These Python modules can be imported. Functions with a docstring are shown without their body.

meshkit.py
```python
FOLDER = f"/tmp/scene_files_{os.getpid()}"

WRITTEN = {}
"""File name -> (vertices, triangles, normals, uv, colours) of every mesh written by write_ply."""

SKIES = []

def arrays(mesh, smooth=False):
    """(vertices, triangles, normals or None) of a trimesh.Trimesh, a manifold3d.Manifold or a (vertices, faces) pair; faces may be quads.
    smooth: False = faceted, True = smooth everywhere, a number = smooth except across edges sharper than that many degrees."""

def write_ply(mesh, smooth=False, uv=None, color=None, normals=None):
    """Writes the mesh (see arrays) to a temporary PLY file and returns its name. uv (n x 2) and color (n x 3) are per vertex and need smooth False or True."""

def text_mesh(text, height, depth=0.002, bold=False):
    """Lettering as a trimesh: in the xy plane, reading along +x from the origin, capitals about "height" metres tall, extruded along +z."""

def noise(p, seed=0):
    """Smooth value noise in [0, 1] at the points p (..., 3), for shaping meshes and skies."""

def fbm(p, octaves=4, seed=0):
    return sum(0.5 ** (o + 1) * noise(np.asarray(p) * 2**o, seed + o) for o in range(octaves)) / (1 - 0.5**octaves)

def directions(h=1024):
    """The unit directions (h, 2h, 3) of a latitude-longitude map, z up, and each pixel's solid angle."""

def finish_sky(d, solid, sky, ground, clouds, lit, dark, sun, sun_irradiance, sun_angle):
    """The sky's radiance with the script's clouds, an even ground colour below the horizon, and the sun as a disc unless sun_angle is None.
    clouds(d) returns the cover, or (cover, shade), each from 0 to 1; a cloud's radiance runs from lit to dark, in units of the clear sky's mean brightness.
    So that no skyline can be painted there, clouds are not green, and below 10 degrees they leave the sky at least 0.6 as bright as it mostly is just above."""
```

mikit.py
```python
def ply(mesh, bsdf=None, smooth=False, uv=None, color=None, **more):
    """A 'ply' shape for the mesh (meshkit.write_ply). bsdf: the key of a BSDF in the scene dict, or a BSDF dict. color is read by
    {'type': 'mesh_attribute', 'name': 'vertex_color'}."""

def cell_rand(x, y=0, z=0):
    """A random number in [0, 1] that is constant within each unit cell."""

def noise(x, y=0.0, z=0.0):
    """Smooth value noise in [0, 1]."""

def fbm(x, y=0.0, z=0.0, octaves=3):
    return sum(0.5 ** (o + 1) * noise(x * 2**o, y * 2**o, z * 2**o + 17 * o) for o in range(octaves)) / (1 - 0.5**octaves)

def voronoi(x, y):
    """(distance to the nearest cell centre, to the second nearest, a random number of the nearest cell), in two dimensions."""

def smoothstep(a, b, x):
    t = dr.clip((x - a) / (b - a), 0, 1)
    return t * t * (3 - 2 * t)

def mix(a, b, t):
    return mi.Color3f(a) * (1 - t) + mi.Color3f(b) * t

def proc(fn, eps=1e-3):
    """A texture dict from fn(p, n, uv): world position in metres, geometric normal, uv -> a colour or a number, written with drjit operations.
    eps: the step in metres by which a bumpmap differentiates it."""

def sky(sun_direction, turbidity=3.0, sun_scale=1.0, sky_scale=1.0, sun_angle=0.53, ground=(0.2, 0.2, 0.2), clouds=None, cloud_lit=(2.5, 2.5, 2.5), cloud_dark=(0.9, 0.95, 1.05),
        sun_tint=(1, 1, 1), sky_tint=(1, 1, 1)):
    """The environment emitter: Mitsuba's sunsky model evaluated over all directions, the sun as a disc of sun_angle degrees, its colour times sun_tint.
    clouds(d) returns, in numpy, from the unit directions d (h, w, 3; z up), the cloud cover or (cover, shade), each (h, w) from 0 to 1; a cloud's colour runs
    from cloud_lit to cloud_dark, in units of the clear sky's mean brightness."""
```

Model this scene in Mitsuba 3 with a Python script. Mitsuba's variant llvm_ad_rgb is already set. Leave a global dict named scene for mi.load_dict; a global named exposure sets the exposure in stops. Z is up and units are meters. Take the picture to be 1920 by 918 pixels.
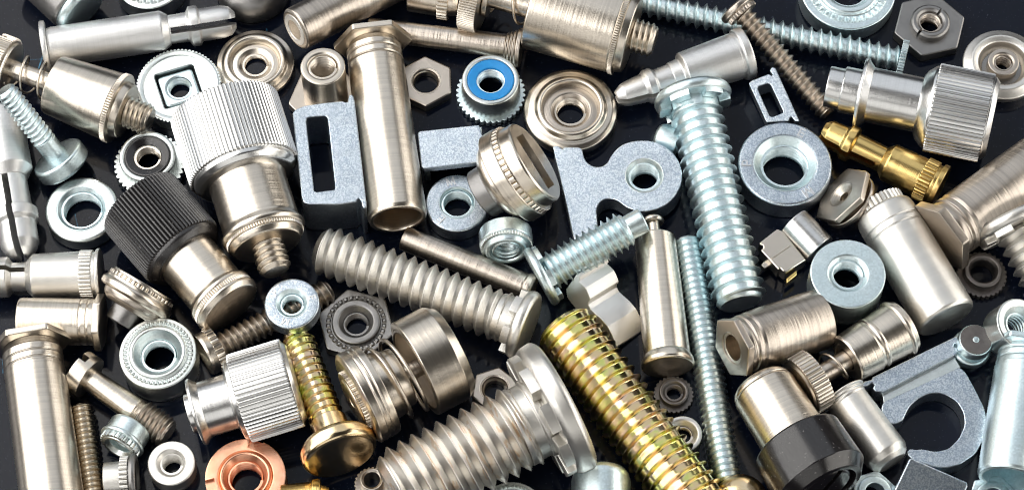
import math, random
import numpy as np, trimesh, mitsuba as mi, drjit as dr, mikit, meshkit, manifold3d
from shapely.geometry import Polygon
from shapely import affinity
random.seed(4)
scene, labels = {}, {}
# ------------------------------------------------------------------ camera (working unit: u = 56 micrometres; one u is one photo pixel on the table)
U = 5.6e-5
DIST, TILT = 4800.0, math.radians(26)
sT, cT = math.sin(TILT), math.cos(TILT)
CAM = np.array([0, -DIST * sT, DIST * cT])
RIGHT, UPV, FWD = np.array([1.0, 0, 0]), np.array([0, cT, sT]), np.array([0, sT, -cT])
scene['camera'] = {'type': 'perspective', 'fov': math.degrees(2 * math.atan(960 / DIST)), 'fov_axis': 'x', 'near_clip': 0.01, 'far_clip': 10.0,
                   'to_world': mi.ScalarTransform4f().look_at(origin=(CAM * U).tolist(), target=[0, 0, 0], up=[0, 1, 0])}
exposure = 0.0
# ------------------------------------------------------------------ studio lamps: two side softboxes and a weak one behind
LAMPS = [  # label, direction to the lamp, distance, half width, half height, radiance
    ('large white softbox on the left of the tabletop', (-math.sin(math.radians(46)), 0.05, math.cos(math.radians(46))), 5200, 3600, 4200, (2.85, 2.79, 2.7)),
    ('narrower white softbox on the right of the tabletop', (math.sin(math.radians(68)), 0.0, math.cos(math.radians(68))), 5200, 2000, 4200, (2.4, 2.3, 2.14)),
    ('weak softbox hanging behind the tabletop', (0.0, math.sin(math.radians(43)), math.cos(math.radians(43))), 9500, 5200, 6200, (0.72, 0.76, 0.81)),
    ('weak low softbox in front of the tabletop', (0.0, -math.sin(math.radians(61)), math.cos(math.radians(61))), 8200, 4200, 2400, (1.0, 0.98, 0.94)),
]

# ------------------------------------------------------------------ materials
def rgb(*c): return {'type': 'rgb', 'value': list(c)}
def two(b): return {'type': 'twosided', 'bsdf': b}
def metal(c, rough, aniso=0.0, **k):
    return {'type': 'principled', 'base_color': c if isinstance(c, dict) else rgb(*c), 'metallic': 1.0, 'roughness': rough, 'specular': 0.5, **k}
def brushed(c, amt, freq=0.45):
    """turned metal: fine rings along the axis (uv.x = length along the axis in u) and faint stains"""
    def fn(p, n, uv):
        ring = mikit.noise(uv.x * freq, 3.1) * 0.6 + mikit.noise(uv.x * freq * 2.7, uv.y * 0.8) * 0.4
        stain = mikit.fbm(p.x / (U * 60), p.y / (U * 60), p.z / (U * 60))
        return mi.Color3f(c) * (1 - amt * (1 - ring) * 1.3) * (0.9 + 0.2 * stain)
    return fn
def ring_bump(freq, amp):
    def fn(p, n, uv): return (mikit.noise(uv.x * freq, 1.7) + 0.6 * mikit.noise(uv.x * freq * 2.3, uv.y * 1.5)) * amp
    return fn
def bumped(b, fn, eps): return two({'type': 'bumpmap', 'tex': mikit.proc(fn, eps=eps), 'scale': 1.0, 'bsdf': b})

NI = (0.765, 0.695, 0.60)
scene['nickel'] = bumped(metal(mikit.proc(brushed(NI, 0.16)), 0.275), ring_bump(0.4, 0.12 * U), U * 0.4)
scene['nickel_dull'] = bumped(metal(mikit.proc(brushed((0.62, 0.555, 0.485), 0.25)), 0.31), ring_bump(0.4, 0.25 * U), U * 0.4)
scene['stainless'] = two(metal(mikit.proc(brushed((0.80, 0.78, 0.735), 0.08, 0.1)), 0.4))
scene['aluminium'] = two(metal(mikit.proc(brushed((0.86, 0.86, 0.85), 0.08)), 0.44))
scene['silver'] = bumped(metal(mikit.proc(brushed((0.80, 0.80, 0.79), 0.10)), 0.26), ring_bump(0.3, 0.06 * U), U * 0.4)
def zinc_fn(p, n, uv):
    f = mikit.fbm(p.x / (U * 40), p.y / (U * 40), p.z / (U * 40))
    g = mikit.noise(p.x / (U * 3), p.y / (U * 3), p.z / (U * 3))
    return mikit.mix((0.64, 0.78, 0.82), (0.78, 0.89, 0.91), f) * (0.86 + 0.22 * g)
scene['zinc'] = two(metal(mikit.proc(zinc_fn), 0.37))
def speck_fn(p, n, uv):
    x, y, z = p.x / U, p.y / U, p.z / U
    g = mikit.noise(x / 1.5, y / 1.5, z / 1.5) * 0.7 + mikit.noise(x / 2.6 + 7, y / 2.6, z / 2.6) * 0.3
    f = mikit.fbm(x / 30, y / 30, z / 30)
    t = mikit.smoothstep(0.36, 0.64, g)
    return mikit.mix((0.42, 0.50, 0.59), (0.72, 0.785, 0.835), t) * (0.82 + 0.3 * f)
def speck_bump(p, n, uv):
    x, y, z = p.x / U, p.y / U, p.z / U
    return mikit.noise(x / 2.0, y / 2.0, z / 2.0) * (0.16 * U)
scene['bronze_nickel'] = two(metal(mikit.proc(brushed((0.62, 0.53, 0.41), 0.2)), 0.28))
scene['zinc_speckled'] = bumped(metal(mikit.proc(speck_fn), 0.34), speck_bump, U * 0.6)
def pale_fn(p, n, uv):
    f = mikit.fbm(p.x / (U * 25), p.y / (U * 25), p.z / (U * 25))
    g = mikit.noise(p.x / (U * 3), p.y / (U * 3), p.z / (U * 3))
    return mikit.mix((0.64, 0.70, 0.69), (0.78, 0.82, 0.81), f) * (0.88 + 0.2 * g)
scene['zinc_pale'] = two(metal(mikit.proc(pale_fn), 0.33))
def dark_fn(p, n, uv):
    f = mikit.fbm(p.x / (U * 18), p.y / (U * 18), p.z / (U * 18), 4)
    return mikit.mix((0.215, 0.21, 0.207), (0.34, 0.333, 0.325), f)
scene['steel_dark'] = two(metal(mikit.proc(dark_fn), 0.4))
def darker_fn(p, n, uv):
    f = mikit.fbm(p.x / (U * 10), p.y / (U * 10), p.z / (U * 10), 4)
    return mikit.mix((0.15, 0.135, 0.13), (0.25, 0.23, 0.22), f)
scene['steel_darker'] = two(metal(mikit.proc(darker_fn), 0.45))
scene['brass'] = bumped(metal(mikit.proc(brushed((0.86, 0.62, 0.24), 0.14)), 0.25), ring_bump(0.4, 0.15 * U), U * 0.4)
def copper_fn(p, n, uv):
    f = mikit.fbm(p.x / (U * 14), p.y / (U * 14), p.z / (U * 14), 4)
    return mikit.mix((0.82, 0.39, 0.24), (0.93, 0.54, 0.37), f)
scene['copper'] = two(metal(mikit.proc(copper_fn), 0.3))
def yz_fn(p, n, uv):
    # chromate film: its interference colour follows the thickness of the film, patchy along the shank
    t = mikit.fbm(p.x / (U * 16), p.y / (U * 16), p.z / (U * 16), 3)
    h = mikit.noise(uv.x / 9.0, uv.y * 2.0)
    a = mikit.mix((0.75, 0.58, 0.34), (0.78, 0.73, 0.27), mikit.smoothstep(0.40, 0.62, t))
    a = mikit.mix(a, (0.62, 0.70, 0.20), 0.8 * mikit.smoothstep(0.60, 0.74, t))
    return mikit.mix(a, (0.84, 0.62, 0.52), 0.6 * mikit.smoothstep(0.6, 0.85, h))
scene['yellow_zinc'] = two(metal(mikit.proc(yz_fn), 0.14))
def gold_fn(p, n, uv):
    t = mikit.fbm(p.x / (U * 22), p.y / (U * 22), p.z / (U * 22), 3)
    return mikit.mix((0.78, 0.58, 0.30), (0.84, 0.70, 0.50), t)
scene['gold_zinc'] = two(metal(mikit.proc(gold_fn), 0.2))
def rust_fn(p, n, uv):
    base = mi.Color3f(0.74, 0.71, 0.66) * (0.88 + 0.24 * mikit.fbm(p.x / (U * 30), p.y / (U * 30), p.z / (U * 30)))
    r = mikit.smoothstep(0.70, 0.78, mikit.noise(uv.x / 8.0, uv.y * 2.4)) * mikit.smoothstep(0.42, 0.6, mikit.noise(uv.x / 2.0, uv.y * 9))
    return mikit.mix(base, (0.62, 0.36, 0.14), 0.45 * r)
scene['stainless_stained'] = two(metal(mikit.proc(rust_fn), 0.34))
def plastic(c, rough, **k): return two({'type': 'principled', 'base_color': c if isinstance(c, dict) else rgb(*c), 'roughness': rough, 'specular': 0.5, **k})
def blk_fn(p, n, uv):
    f = mikit.fbm(p.x / (U * 12), p.y / (U * 12), p.z / (U * 12), 4)
    w = mikit.smoothstep(0.88, 0.94, mikit.noise(p.x / (U * 3), p.y / (U * 3), p.z / (U * 3)))
    return mi.Color3f(0.008, 0.007, 0.0078) * (0.7 + 0.6 * f) + mi.Color3f(0.12, 0.11, 0.11) * w
scene['black_oxide'] = plastic(mikit.proc(blk_fn), 0.33, specular=0.9)
scene['black_satin'] = plastic(mikit.proc(blk_fn), 0.2, specular=0.75)
def blue_fn(p, n, uv):
    f = mikit.fbm(p.x / (U * 12), p.y / (U * 12), p.z / (U * 12), 3)
    return mikit.mix((0.008, 0.19, 0.52), (0.015, 0.27, 0.64), f)
scene['blue_nylon'] = plastic(mikit.proc(blue_fn), 0.4)
def table_fn(p, n, uv):
    x, y = p.x / U, p.y / U
    c = mi.Color3f(0.003, 0.005, 0.012)
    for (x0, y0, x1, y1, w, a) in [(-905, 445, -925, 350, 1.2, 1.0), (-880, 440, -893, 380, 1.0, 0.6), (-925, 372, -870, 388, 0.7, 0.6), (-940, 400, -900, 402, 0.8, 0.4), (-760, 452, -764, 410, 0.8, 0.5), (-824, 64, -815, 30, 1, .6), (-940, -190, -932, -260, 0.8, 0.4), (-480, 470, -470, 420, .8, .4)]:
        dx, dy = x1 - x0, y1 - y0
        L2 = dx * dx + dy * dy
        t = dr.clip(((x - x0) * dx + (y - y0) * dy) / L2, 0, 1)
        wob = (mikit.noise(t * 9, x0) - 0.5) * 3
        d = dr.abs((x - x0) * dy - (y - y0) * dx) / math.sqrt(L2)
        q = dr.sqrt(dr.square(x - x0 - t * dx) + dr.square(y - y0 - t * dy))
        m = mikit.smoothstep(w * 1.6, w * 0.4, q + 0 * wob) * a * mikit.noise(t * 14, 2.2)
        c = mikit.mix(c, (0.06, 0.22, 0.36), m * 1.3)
    dust = mikit.smoothstep(0.90, 0.95, mikit.noise(x / 2.5, y / 2.5))
    return mikit.mix(c, (0.05, 0.06, 0.09), 0.5 * dust)
scene['black_glass'] = plastic(mikit.proc(table_fn), 0.08, specular=0.2)
scene['lamp_black'] = plastic((0.03, 0.03, 0.03), 0.6)

# ------------------------------------------------------------------ helpers
def unit(v):
    v = np.asarray(v, float); return v / np.linalg.norm(v)
def ray(px, py): return FWD + RIGHT * (px - 960) / DIST + UPV * (459 - py) / DIST
def P(px, py, z):
    d = ray(px, py); return CAM + d * ((z - CAM[2]) / d[2])
def scale_at(p): return np.dot(p - CAM, FWD) / DIST
def view(v): return unit(v[0] * RIGHT + v[1] * UPV - v[2] * FWD)
USED = {}
def numbered(name):
    k = USED.get(name, 0); USED[name] = k + 1
    return name if k == 0 else f'{name}_{k:03d}'

def bev(pts, b, closed):
    pts = [np.array(p[:2], float) for p in pts]
    out, n = [], len(pts)
    for i, p in enumerate(pts):
        if not closed and i in (0, n - 1): out.append(p); continue
        a, c = pts[i - 1] - p, pts[(i + 1) % n] - p
        la, lc = np.linalg.norm(a), np.linalg.norm(c)
        if la < 1e-6 or lc < 1e-6: out.append(p); continue
        a, c = a / la, c / lc
        if np.dot(a, c) < -0.94 or b <= 0: out.append(p); continue
        d = min(b, 0.42 * la, 0.42 * lc)
        q0, q1 = p + a * d, p + c * d
        out += [q0, 0.5 * (0.5 * (q0 + q1) + p), q1]
    return np.array(out)

def revolve(pts, n=64, closed=False, mod=None):
    """pts (a, r) -> (V, F, uv) in local coordinates; r = 0 ends become poles."""
    th = np.arange(n) * 2 * math.pi / n
    V, F, UV, rows = [], [], [], []
    k = 0
    for a, r in pts:
        if r <= 1e-6:
            V.append([[0, 0, a]]); UV.append([[a, 0]]); rows.append((k, 1)); k += 1
            continue
        aa, rr = np.full(n, a), np.full(n, r)
        if mod is not None: aa, rr = mod(aa, rr, th)
        V.append(np.stack([rr * np.cos(th), rr * np.sin(th), aa], 1)); UV.append(np.stack([np.full(n, a + r), np.abs(th - math.pi)], 1)); rows.append((k, n)); k += n
    j = np.arange(n); j1 = (j + 1) % n
    m = len(rows)
    for i in range(m if closed else m - 1):
        (s, ns), (t, nt) = rows[i], rows[(i + 1) % m]
        if ns == 1 and nt == 1: continue
        if ns == 1: F.append(np.stack([s + 0 * j, t + j, t + j1], 1))
        elif nt == 1: F.append(np.stack([s + j, t + 0 * j, s + j1], 1))
        else:
            F.append(np.stack([s + j, t + j, t + j1], 1)); F.append(np.stack([s + j, t + j1, s + j1], 1))
    return np.vstack(V), np.vstack(F), np.vstack(UV)

def helix(a0, a1, r, pitch, depth, n=56, free0=True, free1=True, inner=False, K=12, crest=0.16, root=0.0):
    turns = (a1 - a0) / pitch
    if root > 0:   # wide smooth root and a thin blade-like crest
        w = 0.5 * (1 - root)
        tab = [0, .2, .5 - w - .06, .5 - w, .5 - w * .8, .5 - w * .55, .5 - w * .3, .5 - w * .1, .5 + w * .1, .5 + w * .3, .5 + w * .55, .5 + w * .8, .5 + w, .5 + w + .06, .8]
    else: tab = [0, .04, .12, .22, .32, .42, .475, .525, .58, .68, .78, .88, .96]
    K = len(tab)
    rows = int(math.ceil(K * (turns + 1))) + 1
    rmin = r - depth
    i = np.arange(rows)[:, None]; j = np.arange(n)[None, :]
    tab = np.array(tab); q_ = i // K + tab[i % K]
    a = a0 - pitch + pitch * (q_ + j / n)
    ph = q_ % 1 + 0 * j
    tri = np.clip((1 - np.abs(ph * 2 - 1)) * 1.04, 0, 1)
    g = np.clip((tri - root) / (1 - root), 0, 1) ** (1.25 if root > 0 else 1.0)
    rr = (r - depth * g) if inner else (rmin + depth * g)
    ac = np.clip(a, a0, a1)
    if not inner:
        rend = rmin - 0.08 * r
        if free0: rr = np.minimum(rr, rend + (ac - a0) * 1.1)
        if free1: rr = np.minimum(rr, rend + (a1 - ac) * 1.1)
    th = 2 * math.pi * j / n + 0 * i
    V = np.stack([rr * np.cos(th), rr * np.sin(th), ac], -1).reshape(-1, 3)
    UV = np.stack([ac, np.abs(th - math.pi)], -1).reshape(-1, 2)
    F = []
    for q in range(n):
        if q < n - 1: s0 = np.arange(rows - 1); A, B, C, D = s0 * n + q, (s0 + 1) * n + q, (s0 + 1) * n + q + 1, s0 * n + q + 1
        else: s0 = np.arange(rows - 1 - K); A, B, C, D = s0 * n + q, (s0 + 1) * n + q, (s0 + 1 + K) * n, (s0 + K) * n
        F += [np.stack([A, B, C], 1), np.stack([A, C, D], 1)]
    F = np.vstack(F)
    area = np.linalg.norm(np.cross(V[F[:, 1]] - V[F[:, 0]], V[F[:, 2]] - V[F[:, 0]]), axis=1)
    F = F[area > 1e-7]
    if not inner:
        for fr, at in ((free0, a0), (free1, a1)):
            if fr:
                v, f, u = revolve([(at, 0), (at + (0.0), rend)], n)
                F = np.vstack([F, f + len(V)]); V = np.vstack([V, v]); UV = np.vstack([UV, u])
    return V, F, UV

def earcut(outer, holes):
    poly = Polygon(outer, holes)
    v, f = trimesh.creation.triangulate_polygon(poly, engine='earcut')
    return np.asarray(v), np.asarray(f)
def offset_ring(p, d):
    """move every vertex of the ring inwards by d (positive = towards the inside of a counter-clockwise ring)"""
    e = np.roll(p, -1, 0) - p; e /= np.linalg.norm(e, axis=1, keepdims=True) + 1e-9
    nrm = np.stack([-e[:, 1], e[:, 0]], 1)
    m = nrm + np.roll(nrm, 1, 0); l = np.linalg.norm(m, axis=1, keepdims=True); m /= l + 1e-9
    c = np.maximum((m * nrm).sum(1, keepdims=True), 0.5)
    return p + m * d / c
def ccw(p):
    p = np.asarray(p, float); a = np.sum(p[:, 0] * np.roll(p[:, 1], -1) - np.roll(p[:, 0], -1) * p[:, 1])
    return p if a > 0 else p[::-1]
def prism(outer, z0, z1, holes=(), b=2.0):
    """extruded polygon from z0 (bottom) to z1 (top) with chamfered edges; (V, F), closed"""
    rings = [(ccw(outer), 1)] + [(ccw(h), -1) for h in holes]
    V, F, k = [], [], 0
    for r, sgn in rings:
        ins = offset_ring(r, b * sgn)
        mid = offset_ring(r, 0.3 * b * sgn)
        lv = [(ins, z0), (mid, z0 + 0.3 * b), (r, z0 + b), (r, z1 - b), (mid, z1 - 0.3 * b), (ins, z1)]
        n = len(r); j = np.arange(n); j1 = (j + 1) % n
        for q, z in lv: V.append(np.column_stack([q, np.full(n, z)]))
        for l in range(5):
            A, B, C, D = k + l * n + j, k + l * n + j1, k + (l + 1) * n + j1, k + (l + 1) * n + j
            f = np.vstack([np.stack([A, B, C], 1), np.stack([A, C, D], 1)])
            F.append(f if sgn > 0 else f[:, ::-1])
        k += 6 * n
    o = offset_ring(rings[0][0], b); hs = [offset_ring(r, -b) for r, s in rings[1:]]
    v, f = earcut(o, hs)
    d = v[f]; ar = (d[:, 1, 0] - d[:, 0, 0]) * (d[:, 2, 1] - d[:, 0, 1]) - (d[:, 1, 1] - d[:, 0, 1]) * (d[:, 2, 0] - d[:, 0, 0])
    f = np.where((ar < 0)[:, None], f[:, ::-1], f)
    V += [np.column_stack([v, np.full(len(v), z1)]), np.column_stack([v, np.full(len(v), z0)])]
    F += [f + k, f[:, ::-1] + k + len(v)]
    return np.vstack(V), np.vstack(F)
def circle(r, n=48, c=(0, 0), ph=0.0):
    t = np.arange(n) * 2 * math.pi / n + ph
    return np.stack([c[0] + r * np.cos(t), c[1] + r * np.sin(t)], 1)
def rounded(pts, r=4.0, k=4):
    """round the corners of a polygon (2-D points)"""
    pts = np.asarray(pts, float); out = []
    n = len(pts)
    for i in range(n):
        p, a, c = pts[i], pts[i - 1] - pts[i], pts[(i + 1) % n] - pts[i]
        la, lc = np.linalg.norm(a), np.linalg.norm(c)
        d = min(r, 0.45 * la, 0.45 * lc)
        q0, q1 = p + a / la * d, p + c / lc * d
        for t in np.linspace(0, 1, k): out.append((1 - t) ** 2 * q0 + 2 * t * (1 - t) * p + t * t * q1)
    return np.array(out)
def solid(V, F):
    m = trimesh.Trimesh(V, F, process=True, merge_norm=True, merge_tex=True); m.merge_vertices(digits_vertex=5)
    v, f = np.asarray(m.vertices), np.asarray(m.faces)
    vol = np.einsum('ij,ij->i', v[f[:, 0]], np.cross(v[f[:, 1]], v[f[:, 2]])).sum()
    if vol < 0: f = f[:, ::-1]
    return manifold3d.Manifold(manifold3d.Mesh(np.ascontiguousarray(v, np.float32), np.ascontiguousarray(f, np.uint32)))
def box(cx, cy, cz, sx, sy, sz, rot=0.0):
    """closed box, sizes are full, rot in degrees about the axis z"""
    return manifold3d.Manifold.cube([sx, sy, sz], True).translate([cx, cy, cz]).rotate([0, 0, rot])
def cut(VF, *tools):
    m = solid(VF[0], VF[1])
    for t in tools: m = m - t
    o = m.to_mesh()
    return np.asarray(o.vert_properties[:, :3], float), np.asarray(o.tri_verts)

class Thing:
    def __init__(s, name, label, cat, group=None):
        s.key = numbered(name); s.meshes = []; s.sub = {}
        labels[s.key] = {'label': label, 'category': cat}
        if group: labels[s.key]['group'] = group
    # frames -------------------------------------------------
    def rod(s, x0, y0, z0, x1, y1, z1):
        """axis from one pixel-height to another: a = 0 .. screen length"""
        A, B = P(x0, y0, z0), P(x1, y1, z1)
        s.L = math.hypot(x1 - x0, y1 - y0); L3 = np.linalg.norm(B - A)
        s.ka = L3 / s.L; s.O, s.d = A, (B - A) / L3
        s.kr = scale_at(0.5 * (A + B))
        c = unit(CAM - A); s.e1 = unit(c - s.d * np.dot(c, s.d)); s.e2 = np.cross(s.d, s.e1)
        s.ref = 0.5 * (A + B); return s
    def disc(s, x, y, z, n=None, spin=0.0):
        s.O = P(x, y, z); s.d = np.array([0, 0, 1.0]) if n is None else view(n)
        s.kr = s.ka = scale_at(s.O); e = unit(RIGHT - s.d * np.dot(RIGHT, s.d)); f = np.cross(s.d, e)
        c, q = math.cos(math.radians(spin)), math.sin(math.radians(spin))
        s.e1, s.e2 = e * c + f * q, -e * q + f * c
        s.ref = s.O; return s
    def to_local(s, px, a=0.0):
        """pixels -> 2-D coordinates in the plane a of the frame"""
        out = []
        o = s.O + s.d * a * s.ka
        for x, y in px:
            d = ray(x, y); t = np.dot(o - CAM, s.d) / np.dot(d, s.d); q = CAM + d * t - o
            out.append((np.dot(q, s.e1) / s.kr, np.dot(q, s.e2) / s.kr))
        return np.array(out)
    # parts --------------------------------------------------
    def add(s, part, mat, V, F, uv=None, smooth=True, label=None):
        V = np.asarray(V, float)
        W = s.O + np.outer(V[:, 0] * s.kr, s.e1) + np.outer(V[:, 1] * s.kr, s.e2) + np.outer(V[:, 2] * s.ka, s.d)
        k = s.sub.get(part, 0); s.sub[part] = k + 1
        key = f'{s.key}__{part}' + (f'_{k:03d}' if k else '')
        s.meshes.append((key, mat, W, np.asarray(F), uv, smooth, label)); return s
    def lathe(s, part, mat, pts, b=2.0, n=64, closed=False, mod=None, smooth=True, label=None):
        V, F, uv = revolve(bev(pts, b, closed), n, closed, mod)
        return s.add(part, mat, V, F, uv if smooth in (True, False) else None, smooth, label)
    def rodp(s, part, mat, a0, a1, pts, **k):
        """solid of revolution: pts (a, r), closed to the axis at both ends"""
        return s.lathe(part, mat, [(pts[0][0], 0)] + list(pts) + [(pts[-1][0], 0)], **k)
    def cyl(s, part, mat, a0, a1, r0, r1=None, **k):
        return s.rodp(part, mat, a0, a1, [(a0, r0), (a1, r0 if r1 is None else r1)], **k)
    def ring(s, part, mat, a0, a1, ro, ri, ch=0.0, **k):
        """a0 < a1; hole ri with a chamfer ch at the a1 side"""
        pts = [(a0, ri), (a0, ro), (a1, ro), (a1, ri + ch)] + ([(a1 - ch, ri)] if ch else [])
        return s.lathe(part, mat, pts, closed=True, **k)
    def thread(s, part, mat, a0, a1, r, pitch, depth, f0=True, f1=True, n=56, root=0.0):
        V, F, uv = helix(a0, a1, r, pitch, depth, n, f0, f1, root=root); return s.add(part, mat, V, F, uv, True)
    def bore(s, part, mat, a0, a1, r, pitch=9.0, depth=4.5):
        pitch, depth = max(pitch, 9.0) if r > 17 else pitch, max(depth, 4.6) if r > 17 else depth
        V, F, uv = helix(a0, a1, r + 0.8, pitch, depth, 48, inner=True); return s.add(part, mat, V, F, uv, True)
    def knurl(s, part, mat, a0, a1, r, teeth, depth, ri=None, b=1.5, phase=0.0, sharp=0.5, twist=0.0, label=None):
        """straight knurled ring or grip: flat-shaded ridges"""
        n = teeth * 6
        amid = 0.5 * (a0 + a1)
        def mod(a, rr, th):
            x = (th * teeth / (2 * math.pi) + phase + (a - amid) * twist) % 1
            h = np.clip((1 - np.abs(2 * x - 1)) * (1 + sharp), 0, 1)
            return a, np.where(rr > r * 0.9, rr - depth * (1 - h), rr)
        if ri: V, F, uv = revolve(bev([(a0, ri), (a0, r), (a1, r), (a1, ri)], b, True), n, True, mod)
        else: V, F, uv = revolve(np.vstack([[(a0, 0)], bev([(a0, r * .5), (a0, r), (a1, r), (a1, r * .5)], b, False), [(a1, 0)]]), n, False, mod)
        return s.add(part, mat, V, F, None, 28, label)
    def beads(s, part, mat, a, r0, r1, teeth, h, base=0.4):
        """ring of raised teeth on a face at height a, between radii r0 and r1"""
        n = teeth * 6
        def mod(aa, rr, th):
            x = (th * teeth / (2 * math.pi)) % 1
            w = np.clip((1 - np.abs(2 * x - 1)) * 1.7 - 0.2, 0, 1)
            return np.where(aa > a, a + base + (aa - a) * w, aa), rr
        V, F, uv = revolve(np.array([(a - 2, r1), (a + 0.01 * h, r1), (a + h, r1 - 0.25 * (r1 - r0)), (a + h, r0 + 0.25 * (r1 - r0)), (a + 0.01 * h, r0), (a - 2, r0)]), n, True, mod)
        return s.add(part, mat, V, F, None, 28)
    def hexa(s, part, mat, a0, a1, R, hole=0.0, roll=0.0, b=2.5, sides=6):
        out = rounded(circle(R, sides, ph=math.radians(roll)), R * 0.06, 3)
        V, F = prism(out, a0, a1, [circle(hole)] if hole else [], b); return s.add(part, mat, V, F, None, 30)
    def spring(s, part, mat, a0, a1, r, wire, turns, ph=0.0, r1=None):
        m = int(turns * 36); t = np.linspace(0, 1, m); th = 2 * math.pi * turns * t + ph
        rr = r + (0 if r1 is None else (r1 - r)) * t
        c = np.stack([rr * np.cos(th), rr * np.sin(th), a0 + (a1 - a0) * t], 1)
        tg = np.gradient(c, axis=0); tg /= np.linalg.norm(tg, axis=1, keepdims=True)
        u = np.stack([np.cos(th), np.sin(th), 0 * th], 1); v = np.cross(tg, u); k = 10
        q = np.arange(k) * 2 * math.pi / k
        V = (c[:, None] + wire * (np.cos(q)[None, :, None] * u[:, None] + np.sin(q)[None, :, None] * v[:, None])).reshape(-1, 3)
        i, j = np.meshgrid(np.arange(m - 1), np.arange(k), indexing='ij'); i, j = i.ravel(), j.ravel(); j1 = (j + 1) % k
        A, B, C, D = i * k + j, i * k + j1, (i + 1) * k + j1, (i + 1) * k + j
        F = [np.stack([A, B, C], 1), np.stack([A, C, D], 1)]
        V = np.vstack([V, c[:1], c[-1:]]); e = np.arange(k); e1 = (e + 1) % k
        F += [np.stack([0 * e + m * k, e1, e], 1), np.stack([0 * e + m * k + 1, (m - 1) * k + e, (m - 1) * k + e1], 1)]
        return s.add(part, mat, V, np.vstack(F), None, True)
    def plate(s, part, mat, px, t, holes=(), b=2.0, a=0.0, local=False, label=None, smooth=30, rnd=0):
        out = np.asarray(px) if local else s.to_local(px, a)
        hs = [np.asarray(h) if local else s.to_local(h, a) for h in holes]
        if rnd: out = rounded(ccw(out), rnd, 4)
        V, F = prism(out, a - t, a, hs, b); return s.add(part, mat, V, F, None, smooth, label)
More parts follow.
